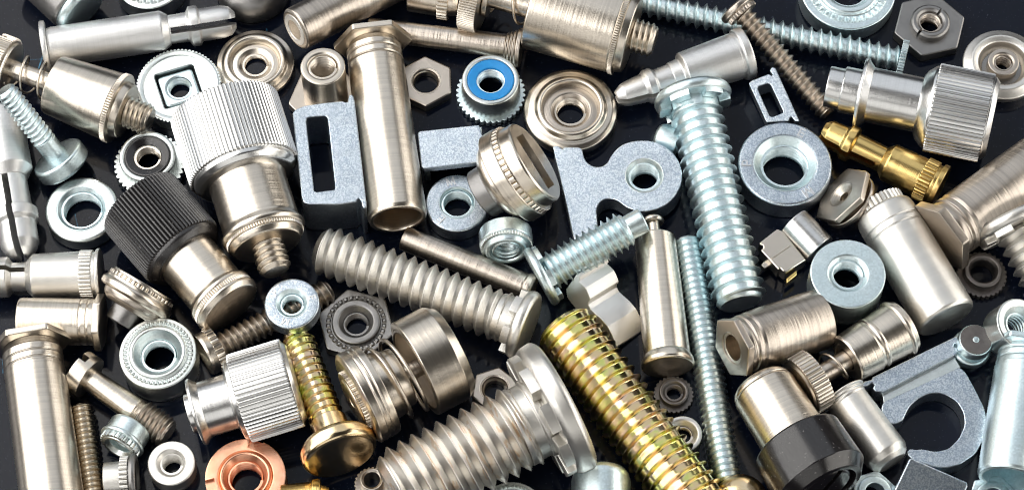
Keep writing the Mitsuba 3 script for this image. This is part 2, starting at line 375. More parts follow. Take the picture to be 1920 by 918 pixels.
    def lugs(s, part, mat, a0, a1, r0, r1, count, width, ph=0.0):
        """separate lugs (each a part) on the underside of a clinch head"""
        for i in range(count):
            c = 2 * math.pi * i / count + ph; t = np.linspace(-width / 2, width / 2, 6)
            p = np.vstack([np.stack([r1 * np.cos(c + t), r1 * np.sin(c + t)], 1), np.stack([r0 * np.cos(c - t), r0 * np.sin(c - t)], 1)])
            V, F = prism(p, min(a0, a1), max(a0, a1), [], 1.2); s.add(part, mat, V, F, None, 30)
        return s
    def letters(s, mat, marks, r, h, a=0.0):
        """stamped letters round a face: (letter, angle in degrees), tops outwards"""
        for ch, ang in marks:
            m = meshkit.text_mesh(ch, h, 2.6, True); v = np.asarray(m.vertices)
            w = v[:, 0].max() + v[:, 0].min(); v = v - [w / 2, h / 2, 0]
            c = math.radians(ang - 90); R = np.array([[math.cos(c), -math.sin(c)], [math.sin(c), math.cos(c)]])
            q = v[:, :2] @ R.T + r * np.array([math.cos(math.radians(ang)), math.sin(math.radians(ang))])
            s.add('stamped_letter', mat, np.column_stack([q, v[:, 2] - 1.0 + a]), m.faces, None, False)
        return s
    def done(s, zb=0.0):
        """slide the thing along its line of sight until its lowest point is at height zb, then write the entries"""
        zmin = min(m[2][:, 2].min() for m in s.meshes)
        d = unit(CAM - s.ref); t = d * ((zb + 0.3 - zmin) / d[2])
        f = scale_at(s.ref + t) / scale_at(s.ref)
        for key, mat, W, F, uv, smooth, label in s.meshes:
            X = (s.ref + t + (W - s.ref) * f) * U
            if smooth is not True and smooth is not False: scene[key] = mikit.ply((X, F), mat, smooth=smooth)
            else: scene[key] = mikit.ply((X, F), mat, smooth=smooth, uv=uv)
            if label: labels[key] = {'label': label}
        return s

# ------------------------------------------------------------------ lamps and table
for lab, dr_, dist, hw, hh, rad in LAMPS:
    k = numbered('softbox_lamp'); d = unit(dr_); c = d * dist
    ex = unit(np.cross([0, 1, 0], d) if abs(d[1]) < 0.6 else np.array([1.0, 0, 0])); ey = np.cross(d, ex)
    labels[k] = {'label': lab, 'category': 'lamp'}
    q = np.array([c - ex * hw - ey * hh, c + ex * hw - ey * hh, c + ex * hw + ey * hh, c - ex * hw + ey * hh]) * U
    f = np.array([[0, 1, 2], [0, 2, 3]])
    if np.dot(np.cross(q[1] - q[0], q[2] - q[0]), d) > 0: f = f[:, ::-1]
    scene[k + '__diffuser'] = mikit.ply((q, f), 'lamp_black', emitter={'type': 'area', 'radiance': rgb(*rad)})
    bm = trimesh.creation.box((2 * hw * 1.03, 2 * hh * 1.03, 600)); v = np.asarray(bm.vertices)
    w = c + d * 320 + np.outer(v[:, 0], ex) + np.outer(v[:, 1], ey) + np.outer(v[:, 2], d)
    scene[k + '__housing'] = mikit.ply((w * U, bm.faces), 'lamp_black')
tv = np.array([[-4200, -3000, 0], [4200, -3000, 0], [4200, 4200, 0], [-4200, 4200, 0]]) * U
scene['tabletop'] = mikit.ply((tv, np.array([[0, 1, 2], [0, 2, 3]])), 'black_glass')
labels['tabletop'] = {'label': 'glossy black tabletop under the pile of fasteners', 'category': 'table', 'kind': 'structure'}

NUTS = 'round zinc nuts stamped with letters'

# ------------------------------------------------------------------ fasteners: kinds that come more than once
def round_nut(label, x, y, R, h, bo, ch, mat='zinc', n=None, zb=0, letters=(), name='round_nut', cat='nut', group=None, pitch=8, b=3.5):
    t = Thing(name, label, cat, group).disc(x, y, h, n)
    bo += 2.5
    t.lathe('body', mat, [(-h, bo + 2), (-h, R), (0, R), (0, bo + ch - 1), (-ch, bo + 2)], closed=True, b=b, n=96)
    t.lathe('bore_chamfer', 'zinc' if mat != 'zinc' else 'zinc_pale', [(-h * 0.5, bo + 0.4), (-h * 0.5, bo + 4), (0.5, bo + ch + 1), (0.9, bo + ch - 0.5), (-ch * 0.8, bo + 0.4)], closed=True, b=0.6, n=80)
    t.bore('threaded_bore', 'zinc', -h + 3, -ch * 0.8 - 1, bo, pitch, pitch * 0.5)
    if letters: t.letters('silver', letters, 0.5 * (bo + ch + R) - 1, (R - bo - ch) * 0.58, 0.6)
    return t
def clinch_head(t, a_face, a_under, R, mat, rs, lug_h, count=8, ph=0.2):
    """flat round head (a_face: outer face) whose underside carries rectangular lugs round the shank; works in either direction"""
    s = 1 if a_face > a_under else -1
    h = abs(a_face - a_under)
    t.lathe('head', mat, [(a_face, 0), (a_face, R * 0.93), (a_face - s * h * 0.45, R), (a_under + s * 1, R * 0.93), (a_under, R * 0.6), (a_under, 0)], b=h * 0.2, n=72)
    t.lugs('lug', mat, a_under + s * 3, a_under - s * lug_h, rs, R * 0.92, count, 2 * math.pi / count * 0.55, ph)

STUD, CAPT, PLUN = 'threaded studs', 'captive panel screws', 'spring plungers'

# ---- top row -----------------------------------------------------------------------------------------
t = Thing('cap_nut', 'dull grey zinc plug with a rounded end, cut by the top edge at far left', 'plug').rod(60, -70, 60, 158, 22, 48)
t.cyl('body', 'steel_dark', 0, 118, 56, b=8); t.cyl('rim', 'zinc', 118, 134, 56, 50, b=6); t.done()

t = Thing('clinch_nut', 'pale zinc clinch nut with teeth, cut by the top edge above the aluminium pin', 'nut').disc(280, -40, 46)
t.ring('body', 'zinc_pale', -46, 0, 66, 28, 6, b=3, n=96); t.beads('tooth_ring', 'zinc_pale', 0, 44, 57, 26, 5); t.bore('threaded_bore', 'zinc_pale', -44, -6, 28); t.done()

t = Thing('dome_nut', 'dull grey domed nut cut by the top edge right of the split aluminium pin', 'nut').disc(470, -48, 60)
t.lathe('dome', 'steel_dark', [(0, 0), (-3, 30), (-14, 55), (-30, 67), (-58, 70), (-60, 62), (-60, 0)], b=0, n=80); t.lathe('base_flange', 'steel_dark', [(-70, 0), (-70, 66), (-60, 66), (-60, 0)]); t.done()

def split_tail(t, mat, pts, slot, gap, L0, L1, turn=0.0, b=2.0, R=80):
    """turned tail slit lengthways: gap wide, from L0 to past the tip L1"""
    V, F, uv = revolve(bev([(pts[0][0], 0)] + pts + [(pts[-1][0], 0)], b, False), 72)
    VF = cut((V, F), *[box(0, 0, 0.5 * (L0 + L1 + 40), 2 * R, gap, L1 + 40 - L0, rot=turn + q) for q in slot])
    return t.add('split_tail', mat, VF[0], VF[1], None, 32)

t = Thing('split_pin', 'long matt aluminium pin with a split tail and a thin flange, at top left', 'pin').rod(84, 91, 51, 444, 37, 40)
t.cyl('flange', 'aluminium', -4, 7, 52, b=3); t.rodp('body', 'aluminium', 7, 236, [(7, 36), (16, 38), (222, 38), (236, 29)], b=2)
split_tail(t, 'aluminium', [(230, 27), (270, 28), (276, 38), (291, 38), (295, 31), (336, 31), (352, 27), (362, 15)], (0,), 12, 238, 362, turn=6); t.done()

t = Thing('blind_standoff', 'plain grey blind standoff with a flat round end, slanting out at the top edge', 'standoff').rod(553, 56, 105, 780, -60, 50)
t.rodp('body', 'nickel_dull', 0, 255, [(0, 36), (3, 41), (255, 44)], b=2); t.ring('end_ring', 'aluminium', -1.5, 1, 31, 20, b=1); t.done()

t = Thing('slim_standoff', 'slim satin nickel standoff lying behind the hex head of the big tubular standoff', 'standoff').rod(690, 54, 30, 974, 90, 40)
t.cyl('body', 'nickel_dull', 0, 264, 21, 23, b=2); t.rodp('ribbed_flange', 'nickel_dull', 260, 290, [(260, 24), (263, 27), (266, 26), (270, 30), (273, 29), (276, 33), (279, 32), (283, 37), (290, 37)], b=0.8, n=80); t.done()

t = Thing('knurled_spacer', 'nickel spacer with a toothed ring, cut by the top edge left of the captive screw', 'spacer').rod(768, -14, 40, 858, 0, 40)
t.cyl('body', 'nickel', 0, 62, 36, b=4); t.knurl('tooth_ring', 'nickel', 58, 78, 42, 30, 4); t.cyl('tip', 'nickel', 76, 96, 34, 30); t.done()


t = Thing('captive_screw', 'large brushed nickel captive screw with a spring and threaded tip, cut by the top edge', 'screw', CAPT).rod(880, -21, 84, 1228, 78, 80)
t.knurl('knurled_knob', 'nickel', 0, 34, 78, 90, 3.5, twist=0.004); t.cyl('shaft', 'nickel', 30, 150, 24); t.cyl('washer', 'nickel', 36, 46, 44, b=2)
t.spring('spring', 'nickel', 46, 150, 38, 2.8, 1.5, ph=2.2); t.rodp('sleeve', 'nickel', 126, 294, [(126, 80), (294, 80)], b=5, n=96)
t.knurl('knurled_rim', 'nickel', 293, 302, 82, 110, 2.5); t.cyl('end_flange', 'nickel', 301, 318, 76, 73, b=3); t.thread('threaded_tip', 'nickel', 317, 362, 33, 10.5, 6, f0=False); t.done()

t = Thing('threaded_stud', 'long bluish zinc threaded stud lying along the top edge at right', 'stud', STUD).rod(1192, 3, 27, 1706, 116, 40)
t.thread('threaded_shank', 'zinc', 0, 510, 25.5, 18.3, 9, f0=False, f1=False, root=0.3); t.knurl('serrated_head', 'zinc', 506, 518, 38, 40, 2.5); t.done()

t = Thing('flat_head_screw', 'satin nickel flat head screw leaning across the long zinc stud at top right', 'screw').rod(1384, 16, 85, 1554, 214, 24)
t.rodp('head', 'nickel_dull', -8, 10, [(-8, 34), (-4, 38), (5, 38), (10, 26)], b=2); t.knurl('serrated_collar', 'nickel_dull', 7, 16, 31, 30, 2); t.thread('threaded_shank', 'nickel_dull', 12, 262, 21.5, 13.2, 7.5, f0=False); t.done()

t = Thing('clinch_nut', 'wide bluish zinc nut with a ring of teeth, cut by the top edge at right', 'nut').disc(1590, -22, 46)
t.lathe('body', 'zinc', [(-46, 36), (-46, 84), (-40, 90), (0, 90), (0, 60), (7, 57), (7, 46), (-2, 38)], closed=True, b=3, n=96); t.beads('tooth_ring', 'zinc', 0, 62, 76, 34, 5); t.bore('threaded_bore', 'zinc', -44, -6, 38); t.done()

# hex nuts
t = Thing('split_hex_nut', 'dark grey steel hex nut with a boss split by a saw cut, at top right', 'nut').disc(1743, 47, 24, spin=0)
t.hexa('hex_flange', 'steel_dark', -24, 0, 70, 22, roll=14, b=3)
V, F, uv = revolve(bev([(-2, 22), (-2, 37), (12, 37), (16, 33), (16, 27), (12, 22)], 1.5, True), 80, True)
VF = cut((V, F), box(0, 0, 10, 200, 5, 40, rot=47)); t.add('split_boss', 'steel_dark', VF[0], VF[1], None, 32); t.bore('threaded_bore', 'nickel_dull', -22, 8, 22, 7, 3.5); t.done()

t = Thing('floating_nut', 'stainless dished nut with a raised centre boss, cut by the right edge at the top', 'nut').disc(1881, 118, 34)
t.lathe('dished_flange', 'stainless', [(-34, 40), (-34, 66), (-16, 75), (-6, 75), (-1, 64), (4, 58), (0, 46), (-14, 43), (-20, 36)], closed=True, b=3, n=96)
t.lathe('floor', 'steel_dark', [(-30, 16), (-30, 44), (-20, 44), (-20, 16)], closed=True, b=1); t.lathe('boss', 'nickel_dull', [(-34, 16), (-34, 29), (4, 29), (4, 20), (1, 16)], closed=True, b=2); t.bore('threaded_bore', 'nickel_dull', -32, 0, 16.5, 7, 3); t.done()

# ---- brackets ----------------------------------------------------------------------------------------
def zpx(o, s, pts): return [(o[0] + x / s, o[1] + y / s) for x, y in pts]
o = (1380, 110); s = 6.557
t = Thing('slotted_block', 'small zinc block with a long slot, between the nickel screw and the round stamped nut', 'block').disc(1450, 175, 50, (-0.14, 0.30, 0.94))
body = zpx(o, s, [(158, 310), (165, 290), (200, 265), (395, 190), (415, 195), (440, 210), (450, 195), (415, 150), (430, 115), (455, 103), (485, 118), (500, 145), (782, 765), (772, 772), (725, 768), (700, 735), (682, 715), (662, 732), (654, 762), (640, 768), (385, 782), (366, 770)])
slot = zpx(o, s, [(268, 375), (280, 345), (390, 308), (415, 312), (435, 340), (578, 645), (572, 668), (450, 715), (425, 710), (410, 695)])
t.plate('body', 'zinc_speckled', body, 48, [slot], b=2); t.done()

o = (530, 160); s = 3.165
t = Thing('slotted_block', 'tall zinc block with a long slot and a lip, left of the big tubular standoff', 'block').disc(620, 290, 112, (0.03, 0.43, 0.9))
body = zpx(o, s, [(58, 165), (75, 143), (130, 120), (250, 102), (355, 92), (372, 100), (386, 97), (394, 60), (410, 53), (420, 66), (428, 95), (497, 690), (500, 722), (482, 730), (472, 715), (466, 685), (455, 672), (444, 678), (438, 692), (330, 706), (160, 706), (125, 695), (112, 660)])
slot = zpx(o, s, [(140, 215), (146, 196), (162, 190), (245, 183), (260, 187), (268, 202), (312, 605), (306, 618), (200, 632), (188, 625)])
t.plate('body', 'zinc_speckled', body, 110, [slot], b=2.2); t.done()

t = Thing('channel_block', 'zinc block with a flat speckled top and recessed front, right of the tubular standoff', 'block').disc(845, 278, 62, (-0.03, 0.43, 0.9))
body = zpx(o, s, [(800, 285), (812, 271), (985, 252), (1165, 234), (1196, 330), (1200, 452), (1015, 474), (838, 494), (822, 480)])
t.plate('top_plate', 'zinc_speckled', body, 16, b=2.2)
t.plate('back_wall', 'zinc', zpx(o, s, [(806, 290), (1165, 245), (1172, 290), (814, 335)]), 58, b=2, a=-15)
t.plate('side_wall', 'zinc', zpx(o, s, [(806, 290), (850, 285), (872, 485), (836, 490)]), 58, b=2, a=-15)
t.plate('side_wall', 'zinc', zpx(o, s, [(1140, 250), (1180, 245), (1195, 448), (1150, 455)]), 58, b=2, a=-15)
t.plate('tongue', 'zinc', zpx(o, s, [(880, 400), (1150, 370), (1150, 452), (880, 484)]), 12, b=2, a=-22); t.done()

o = (1600, 590); s = 2.8
t = Thing('channel_block', 'zinc block with a bright edge, cut by the bottom edge under the hook plate', 'block').disc(1745, 890, 34, (0.05, 0.27, 0.96))
body = zpx(o, s, [(292, 756), (306, 748), (598, 876), (602, 897), (540, 1040), (200, 960), (206, 935)])
t.plate('top_plate', 'zinc_speckled', body, 18, b=3); t.plate('inner_wall', 'zinc', zpx(o, s, [(310, 760), (580, 885), (530, 1000), (225, 940)]), 15, b=2, a=-17); t.done()

# plate with threaded eye
o = (1020, 250); s = 4.371
t = Thing('eye_plate', 'flat speckled zinc bracket with a threaded eye and two side notches', 'bracket').disc(1150, 330, 58, (-0.07, 0.42, 0.9))
body = zpx(o, s, [(72, 108), (95, 98), (122, 104), (150, 132), (166, 112), (285, 113), (306, 122), (316, 145), (330, 205), (362, 247), (405, 270), (450, 276), (490, 264), (522, 236), (545, 190), (585, 135), (635, 95), (700, 68), (770, 57), (850, 58), (930, 74), (1000, 108), (1060, 160), (1105, 225), (1130, 300), (1134, 360), (1118, 440), (1075, 520), (1010, 583), (930, 622), (850, 640), (790, 640), (725, 625), (670, 603), (640, 578), (605, 552), (560, 537), (515, 535), (470, 555), (440, 590), (428, 635), (435, 690), (440, 760), (470, 860), (250, 880), (235, 830)])
t.plate('plate', 'zinc_speckled', body, 46, rnd=6, holes=[zpx(o, s, [(822 + 150 * math.cos(q), 345 + 133 * math.sin(q)) for q in np.linspace(0, 2 * math.pi, 48, endpoint=False)])], b=2.0)
e = t.to_local(zpx(o, s, [(822, 345)]))[0]; t.O = t.O + (t.e1 * e[0] + t.e2 * e[1]) * t.kr
t.lathe('threaded_eye', 'zinc_pale', [(-45, 29), (-45, 36), (1, 36.5), (1, 35), (-6, 29.5)], closed=True, b=1, n=72); t.bore('threaded_bore', 'zinc', -44, -6, 29, 9, 5); t.done()

# hook plate
o = (1600, 590); s = 2.8
t = Thing('hook_plate', 'large speckled zinc hook plate with an open round mouth and a raised straight bar', 'bracket').disc(1740, 740, 56, (0.0, 0.42, 0.9))
arc = [(340, 440), (295, 480), (272, 525), (262, 552), (222, 574), (185, 568), (160, 530), (145, 490), (158, 455), (560, 272), (590, 300), (640, 390), (690, 490), (703, 560), (690, 640), (640, 730), (560, 785), (490, 802), (430, 798), (330, 768), (288, 738), (280, 716), (300, 700), (325, 706), (365, 702), (430, 717), (500, 702), (556, 645), (586, 575), (578, 510), (545, 455), (490, 420), (440, 408), (390, 415)]
t.plate('body', 'zinc_speckled', zpx(o, s, arc), 42, b=2, rnd=8)
t.plate('bend', 'zinc_pale', zpx(o, s, [(150, 405), (160, 400), (535, 222), (540, 236), (565, 274), (162, 472)]), 36, b=1.5, a=-4)
t.plate('raised_bar', 'zinc_speckled', zpx(o, s, [(38, 366), (60, 346), (95, 338), (100, 325), (535, 112), (552, 118), (549, 148), (530, 152), (527, 165), (545, 172), (549, 192), (533, 212), (160, 405), (118, 402), (103, 384), (112, 366), (98, 356), (78, 372), (45, 380)]), 50, b=2, a=9); t.done()

# stamped clip block (two pads and a round hump)
o = (1410, 380); s = 5.1
t = Thing('hinge_block', 'bright nickel block with a round hump and two flat pads, above the zinc spacer', 'block').disc(1473, 480, 60, (0.0, 0.36, 0.93))
t.plate('pad_block', 'nickel', zpx(o, s, [(68, 382), (240, 248), (300, 270), (520, 545), (322, 672), (290, 650), (272, 630), (252, 642), (80, 452), (104, 430), (100, 408), (78, 402)]), 40, b=3)
t.plate('pad_ridge', 'nickel', zpx(o, s, [(176, 528), (186, 540), (372, 412), (360, 400)]), 8, b=1.5, a=2)
t.plate('end_tab', 'nickel', zpx(o, s, [(85, 590), (130, 545), (190, 560), (190, 590), (120, 635)]), 14, b=2, a=-16); t.plate('side_foot', 'brass', zpx(o, s, [(330, 720), (430, 640), (430, 690), (330, 770)]), 20, b=2, a=-10)
c0 = t.to_local(zpx(o, s, [(400, 156), (660, 426)]), 2); w = np.linalg.norm(c0[1] - c0[0]); dx = (c0[1] - c0[0]) / w
V, F, uv = revolve(bev([(0, 0), (0, 33), (w, 33), (w, 0)], 2.5, False), 72)
V = np.column_stack([c0[0][0] + V[:, 2] * dx[0] - V[:, 0] * dx[1], c0[0][1] + V[:, 2] * dx[1] + V[:, 0] * dx[0], V[:, 1] - 14]); t.add('hump', 'silver', V, F, uv, True); t.done(4)

# aluminium clip
o = (1050, 470); s = 4.59
t = Thing('extruded_clip', 'matt aluminium extruded clip with a stepped wavy top, under the small zinc screw', 'clip').disc(1100, 560, 75, (-0.60, -0.36, 0.714))
prof = [(138, 206), (156, 210), (168, 226), (170, 248), (162, 262), (186, 284), (218, 318), (240, 362), (258, 412), (258, 424), (244, 440), (243, 462), (262, 500), (300, 536), (350, 580), (410, 650), (450, 728), (488, 822), (484, 838), (430, 800), (330, 700), (230, 600), (130, 490), (60, 400), (52, 330)]
out = t.to_local(zpx(o, s, prof)); E = P(1100 + 54, 560 - 33, 62) - P(1100, 560, 75); t.d = -E / 88 / t.ka
t.plate('extrusion', 'aluminium', out, 88, b=1.0, local=True, smooth=17); t.done()

# ------------------------------------------------------------------ plungers, captive screws, standoffs, pins, screws
t = Thing('spring_plunger', 'bright silver plunger with a coarse knurled knob, at top right beside the dark hex nut', 'plunger', PLUN).rod(1551, 162, 66, 1861, 224, 84)
t.cyl('tip', 'silver', 0, 32, 39, b=2); t.cyl('step', 'silver', 29, 62, 44, b=2); t.rodp('flange', 'silver', 60, 82, [(60, 44), (62, 66), (68, 68), (74, 60), (82, 53)], b=1.5)
t.cyl('sleeve', 'silver', 72, 182, 52, b=2, n=96); t.rodp('shoulder', 'silver', 176, 208, [(176, 56), (182, 66), (196, 78), (208, 80)], b=2, n=96); t.knurl('knurled_knob', 'silver', 200, 306, 84, 62, 4.2, b=4); t.rodp('end_rim', 'silver', 300, 317, [(300, 79), (308, 79), (317, 70)], b=1.5); t.done()

t = Thing('spring_plunger', 'bright silver plunger with a coarse knurled knob, lying against the copper nut', 'plunger', PLUN).rod(354, 776, 66, 556, 714, 84)
t.cyl('tip', 'silver', 0, 16, 38, b=2); t.cyl('step', 'silver', 4, 20, 36); t.rodp('flange', 'silver', 10, 32, [(10, 44), (12, 63), (18, 65), (24, 58), (32, 53)], b=1.5)
t.cyl('sleeve', 'silver', 24, 92, 53, b=2, n=96); t.rodp('shoulder', 'silver', 84, 104, [(84, 56), (90, 76), (104, 81)], b=2, n=96); t.knurl('knurled_knob', 'silver', 98, 204, 86, 62, 4.5, b=5); t.rodp('end_rim', 'silver', 198, 211, [(198, 80), (204, 80), (211, 72)], b=1.5); t.done()

t = Thing('captive_screw', 'big captive screw with a white shining knurled knob and a short threaded tip', 'screw', CAPT).rod(421, 205, 106, 517, 509, 92)
t.knurl('knurled_knob', 'silver', 0, 126, 106, 84, 4.2, b=4); t.rodp('knob_rim', 'silver', 122, 146, [(122, 99), (134, 98), (142, 90), (146, 78)], b=2, n=96)
t.rodp('sleeve', 'nickel', 138, 252, [(138, 76), (150, 73), (232, 73), (244, 80), (252, 76)], b=3, n=96); t.knurl('knurled_rim', 'nickel', 250, 258, 74, 90, 2.5); t.cyl('end_flange', 'nickel', 257, 270, 71, 64, b=3); t.thread('threaded_tip', 'nickel', 266, 320, 32, 10.5, 6.5, f0=False); t.done()

t = Thing('captive_screw', 'captive screw with a black knurled knob and a brushed nickel sleeve', 'screw', CAPT).rod(262, 381, 84, 432, 577, 84)
t.knurl('knurled_knob', 'black_oxide', 0, 124, 84, 70, 4, b=5, label='black ridged knob'); t.rodp('knob_rim', 'black_oxide', 118, 140, [(118, 79), (130, 78), (140, 68)], b=3, n=96)
t.rodp('sleeve', 'nickel', 134, 238, [(134, 58), (222, 58), (230, 66), (238, 66)], b=2.5, n=96); t.knurl('knurled_rim', 'nickel', 236, 246, 65, 80, 2.2); t.rodp('end_flange', 'nickel', 245, 260, [(245, 66), (251, 67), (260, 60)], b=2); t.done()

t = Thing('captive_screw', 'nickel captive screw with a slotted knurled head and open spring, cut by the left edge', 'screw', CAPT).rod(2, 122, 80, 282, 226, 66)
V, F, uv = revolve(np.vstack([[(-14, 0)], bev([(-14, 20), (-14, 58), (16, 58), (16, 20)], 3, False), [(16, 0)]]), 360, False, lambda a, r, th: (a, np.where(r > 52, r - 2.2 * (np.sin(th * 60) > 0), r)))
VF = cut((V, F), box(0, 0, -14, 13, 200, 26, rot=20)); t.add('slotted_knob', 'nickel', VF[0], VF[1], None, 28)
t.cyl('shaft', 'nickel', 12, 120, 18); t.cyl('washer', 'nickel', 14, 22, 50, b=2); t.spring('spring', 'nickel', 22, 112, 34, 2.4, 2.6, ph=1.0)
t.rodp('sleeve', 'nickel', 106, 228, [(106, 57), (228, 66)], b=3, n=96); t.knurl('knurled_rim', 'nickel', 227, 237, 68, 84, 2.5); t.cyl('end_flange', 'nickel', 236, 252, 55, 52, b=2.5); t.thread('threaded_tip', 'nickel', 250, 299, 30, 9, 5.5, f0=False); t.done()

t = Thing('captive_screw', 'small nickel captive screw with a ridged thumb wheel and loose spring, above the hook plate', 'screw', CAPT).rod(1508, 721, 62, 1697, 609, 56)
t.knurl('knurled_knob', 'nickel', -8, 26, 60, 40, 3.2, b=3, sharp=1.4); t.rodp('knob_face', 'nickel', -11, -6, [(-11, 48), (-7, 54), (-6, 54)], b=1); t.cyl('washer', 'nickel', 24, 32, 34); t.cyl('shaft', 'nickel_dull', 26, 130, 19); t.spring('spring', 'nickel', 32, 118, 31, 2.4, 2.4, ph=0.4)
t.lathe('sleeve', 'nickel', [(92, 22), (92, 46), (96, 48), (140, 51), (142, 49), (147, 49), (149, 52), (154, 52), (156, 50), (200, 54), (200, 22)], closed=True, b=1.2, n=96); t.rodp('flared_rim', 'nickel', 198, 216, [(198, 54), (202, 58), (207, 58), (208, 54), (216, 53)], b=1.2, n=96); t.done()

t = Thing('captive_screw', 'wide nickel captive assembly with a thick ridged disc, a coil spring and a hollow cup', 'screw', CAPT).rod(668, 749, 96, 852, 653, 96)
t.lathe('disc', 'nickel', [(0, 0), (0, 84), (5, 92), (20, 92), (21, 90.5), (24, 92), (30, 92), (31, 90.5), (34, 92), (46, 90), (46, 0)], b=1.5, n=120)
t.knurl('tooth_ring', 'nickel', -7, 2, 60, 44, 4, ri=46); t.lathe('hub', 'nickel', [(-10, 12), (-10, 44), (-7, 47), (2, 47), (2, 42), (-2, 40), (-2, 12)], closed=True, b=1.5); t.rodp('pin_head', 'nickel', -8, 2, [(-8, 12), (-5, 16), (2, 16)], b=2)
t.rodp('barrel', 'nickel', 44, 98, [(44, 68), (74, 66), (76, 60), (96, 58), (98, 55)], b=2, n=96); t.cyl('shaft', 'nickel_dull', 94, 190, 17); t.spring('spring', 'nickel', 50, 132, 74, 3.6, 2.6, ph=2.4, r1=80)
t.lathe('cup', 'nickel', [(124, 82), (122, 86), (124, 97), (188, 97), (206, 84), (206, 0), (180, 0), (172, 82)], b=2, n=120); t.done()

# ---- tubular standoffs
t = Thing('hex_standoff', 'big bright nickel tubular standoff with a hex head, upright in the picture left of centre', 'standoff').rod(698, 72, 60, 746, 412, 60)
t.hexa('hex_flange', 'nickel', 2, 13, 76, roll=27, b=2); t.rodp('neck', 'nickel', 12, 56, [(12, 46), (22, 50), (24, 53), (34, 53), (35, 51), (38, 53), (48, 53), (49, 51), (52, 53), (56, 53)], b=1)
t.lathe('body', 'nickel', [(52, 0), (52, 53.5), (336, 55), (343, 52), (343, 45), (335, 43), (180, 43), (180, 0)], b=2, n=120); t.done()

t = Thing('hex_standoff', 'long bright nickel standoff with a hex head, cut by the bottom left corner', 'standoff').rod(58, 642, 60, 108, 1010, 60)
t.hexa('hex_flange', 'nickel', -4, 8, 79, roll=34, b=2); t.rodp('neck', 'nickel', 8, 58, [(8, 52), (20, 55), (22, 57), (34, 57), (35, 55), (38, 57), (48, 57), (49, 55), (52, 57), (58, 57)], b=1); t.cyl('body', 'nickel', 54, 370, 57.5, 60, b=2, n=120); t.done()

t = Thing('hex_standoff', 'thick brushed nickel standoff with a hex head, leaving the picture at the right edge', 'standoff').rod(1764, 442, 76, 1985, 282, 58)
t.hexa('hex_flange', 'nickel_dull', -6, 10, 74, roll=30, b=2); t.rodp('neck', 'nickel_dull', 8, 50, [(8, 52), (16, 56), (24, 56), (26, 53), (30, 53), (32, 57), (40, 57), (42, 54), (46, 57), (50, 57)], b=1); t.cyl('body', 'nickel_dull', 46, 274, 57.5, 58, b=2, n=120); t.done()

t = Thing('hex_standoff', 'short brushed nickel standoff with a bored hex head, below the large zinc screw', 'standoff').rod(1372, 652, 112, 1538, 598, 60)
t.hexa('hex_flange', 'nickel_dull', 0, 12, 62, hole=30, roll=10, b=2); t.lathe('neck', 'nickel_dull', [(10, 26), (10, 52), (18, 54), (20, 51), (24, 51), (26, 55), (34, 55), (35, 53), (40, 56), (60, 57), (60, 26)], closed=True, b=1)
t.cyl('body', 'nickel_dull', 56, 172, 57, 58, b=2.5, n=120); t.ring('bore_lining', 'nickel', 2, 40, 31, 25, 4, b=1); t.done()

t = Thing('hex_standoff', 'bright zinc tubular standoff with a hex head, cut by the right edge at the bottom', 'standoff').rod(1926, 655, 64, 1894, 896, 64)
t.hexa('hex_flange', 'zinc', -5, 6, 76, roll=28, b=2); t.rodp('neck', 'zinc', 4, 44, [(4, 52), (14, 54), (15, 52), (19, 54), (27, 54), (28, 52), (32, 55), (44, 56)], b=1); t.lathe('body', 'zinc', [(40, 0), (40, 56.5), (240, 61), (246, 58), (246, 50), (150, 48), (150, 0)], b=2, n=120); t.done()

t = Thing('toothed_standoff', 'fat pale nickel standoff with a toothed crown, at right beside the zinc spacer', 'standoff').rod(1652, 389, 58, 1776, 600, 58)
t.knurl('toothed_crown', 'stainless', -12, 12, 48, 30, 5, b=2); t.rodp('body', 'stainless', 8, 242, [(8, 52), (12, 56), (22, 58), (44, 58), (45, 56.5), (49, 58), (58, 58), (59, 56.5), (62, 58), (238, 58), (243, 54)], b=2, n=120); t.done()

t = Thing('toothed_standoff', 'short bright nickel standoff with a round end flange, at left above the big hex standoff', 'standoff').rod(36, 601, 54, 196, 604, 54)
t.rodp('body', 'nickel', 0, 146, [(0, 42), (4, 44), (116, 44), (117, 42.5), (121, 44), (130, 44), (131, 42.5), (134, 44), (146, 44)], b=2, n=96); t.hexa('end_flange', 'nickel', 144, 158, 56, roll=20, b=2); t.done()

t = Thing('blind_standoff', 'small grey nickel standoff with a flared mouth, between the black knob and the hook plate', 'standoff').rod(1580, 737, 48, 1672, 866, 46)
t.rodp('flared_mouth', 'stainless', 0, 22, [(0, 44), (3, 45), (6, 40), (9, 42), (12, 38), (15, 40), (22, 38)], b=1, n=80); t.rodp('body', 'stainless', 18, 148, [(18, 39), (140, 43), (152, 38), (160, 28)], b=2, n=96); t.done()

t = Thing('button_pin', 'bright nickel pin with a button tip on a thin neck, right of the aluminium clip', 'pin').rod(1228, 446, 44, 1253, 690, 52)
t.rodp('button', 'nickel', -38, -27, [(-38, 18), (-35, 21), (-30, 21), (-27, 17)], b=2); t.cyl('neck', 'nickel', -30, 4, 12); t.rodp('body', 'nickel', 0, 226, [(0, 39), (226, 44)], b=4, n=120); t.rodp('end_flange', 'nickel', 222, 244, [(222, 44), (232, 49), (240, 50), (244, 46)], b=2, n=120); t.done()

t = Thing('slim_pin', 'slim nickel tube lying behind the long stainless screw', 'pin').rod(757, 446, 26, 997, 542, 26)
t.cyl('body', 'nickel_dull', 0, 244, 23, 25, b=2); t.rodp('collar', 'nickel_dull', 242, 262, [(242, 24), (246, 28), (256, 28), (262, 24)], b=2); t.done()

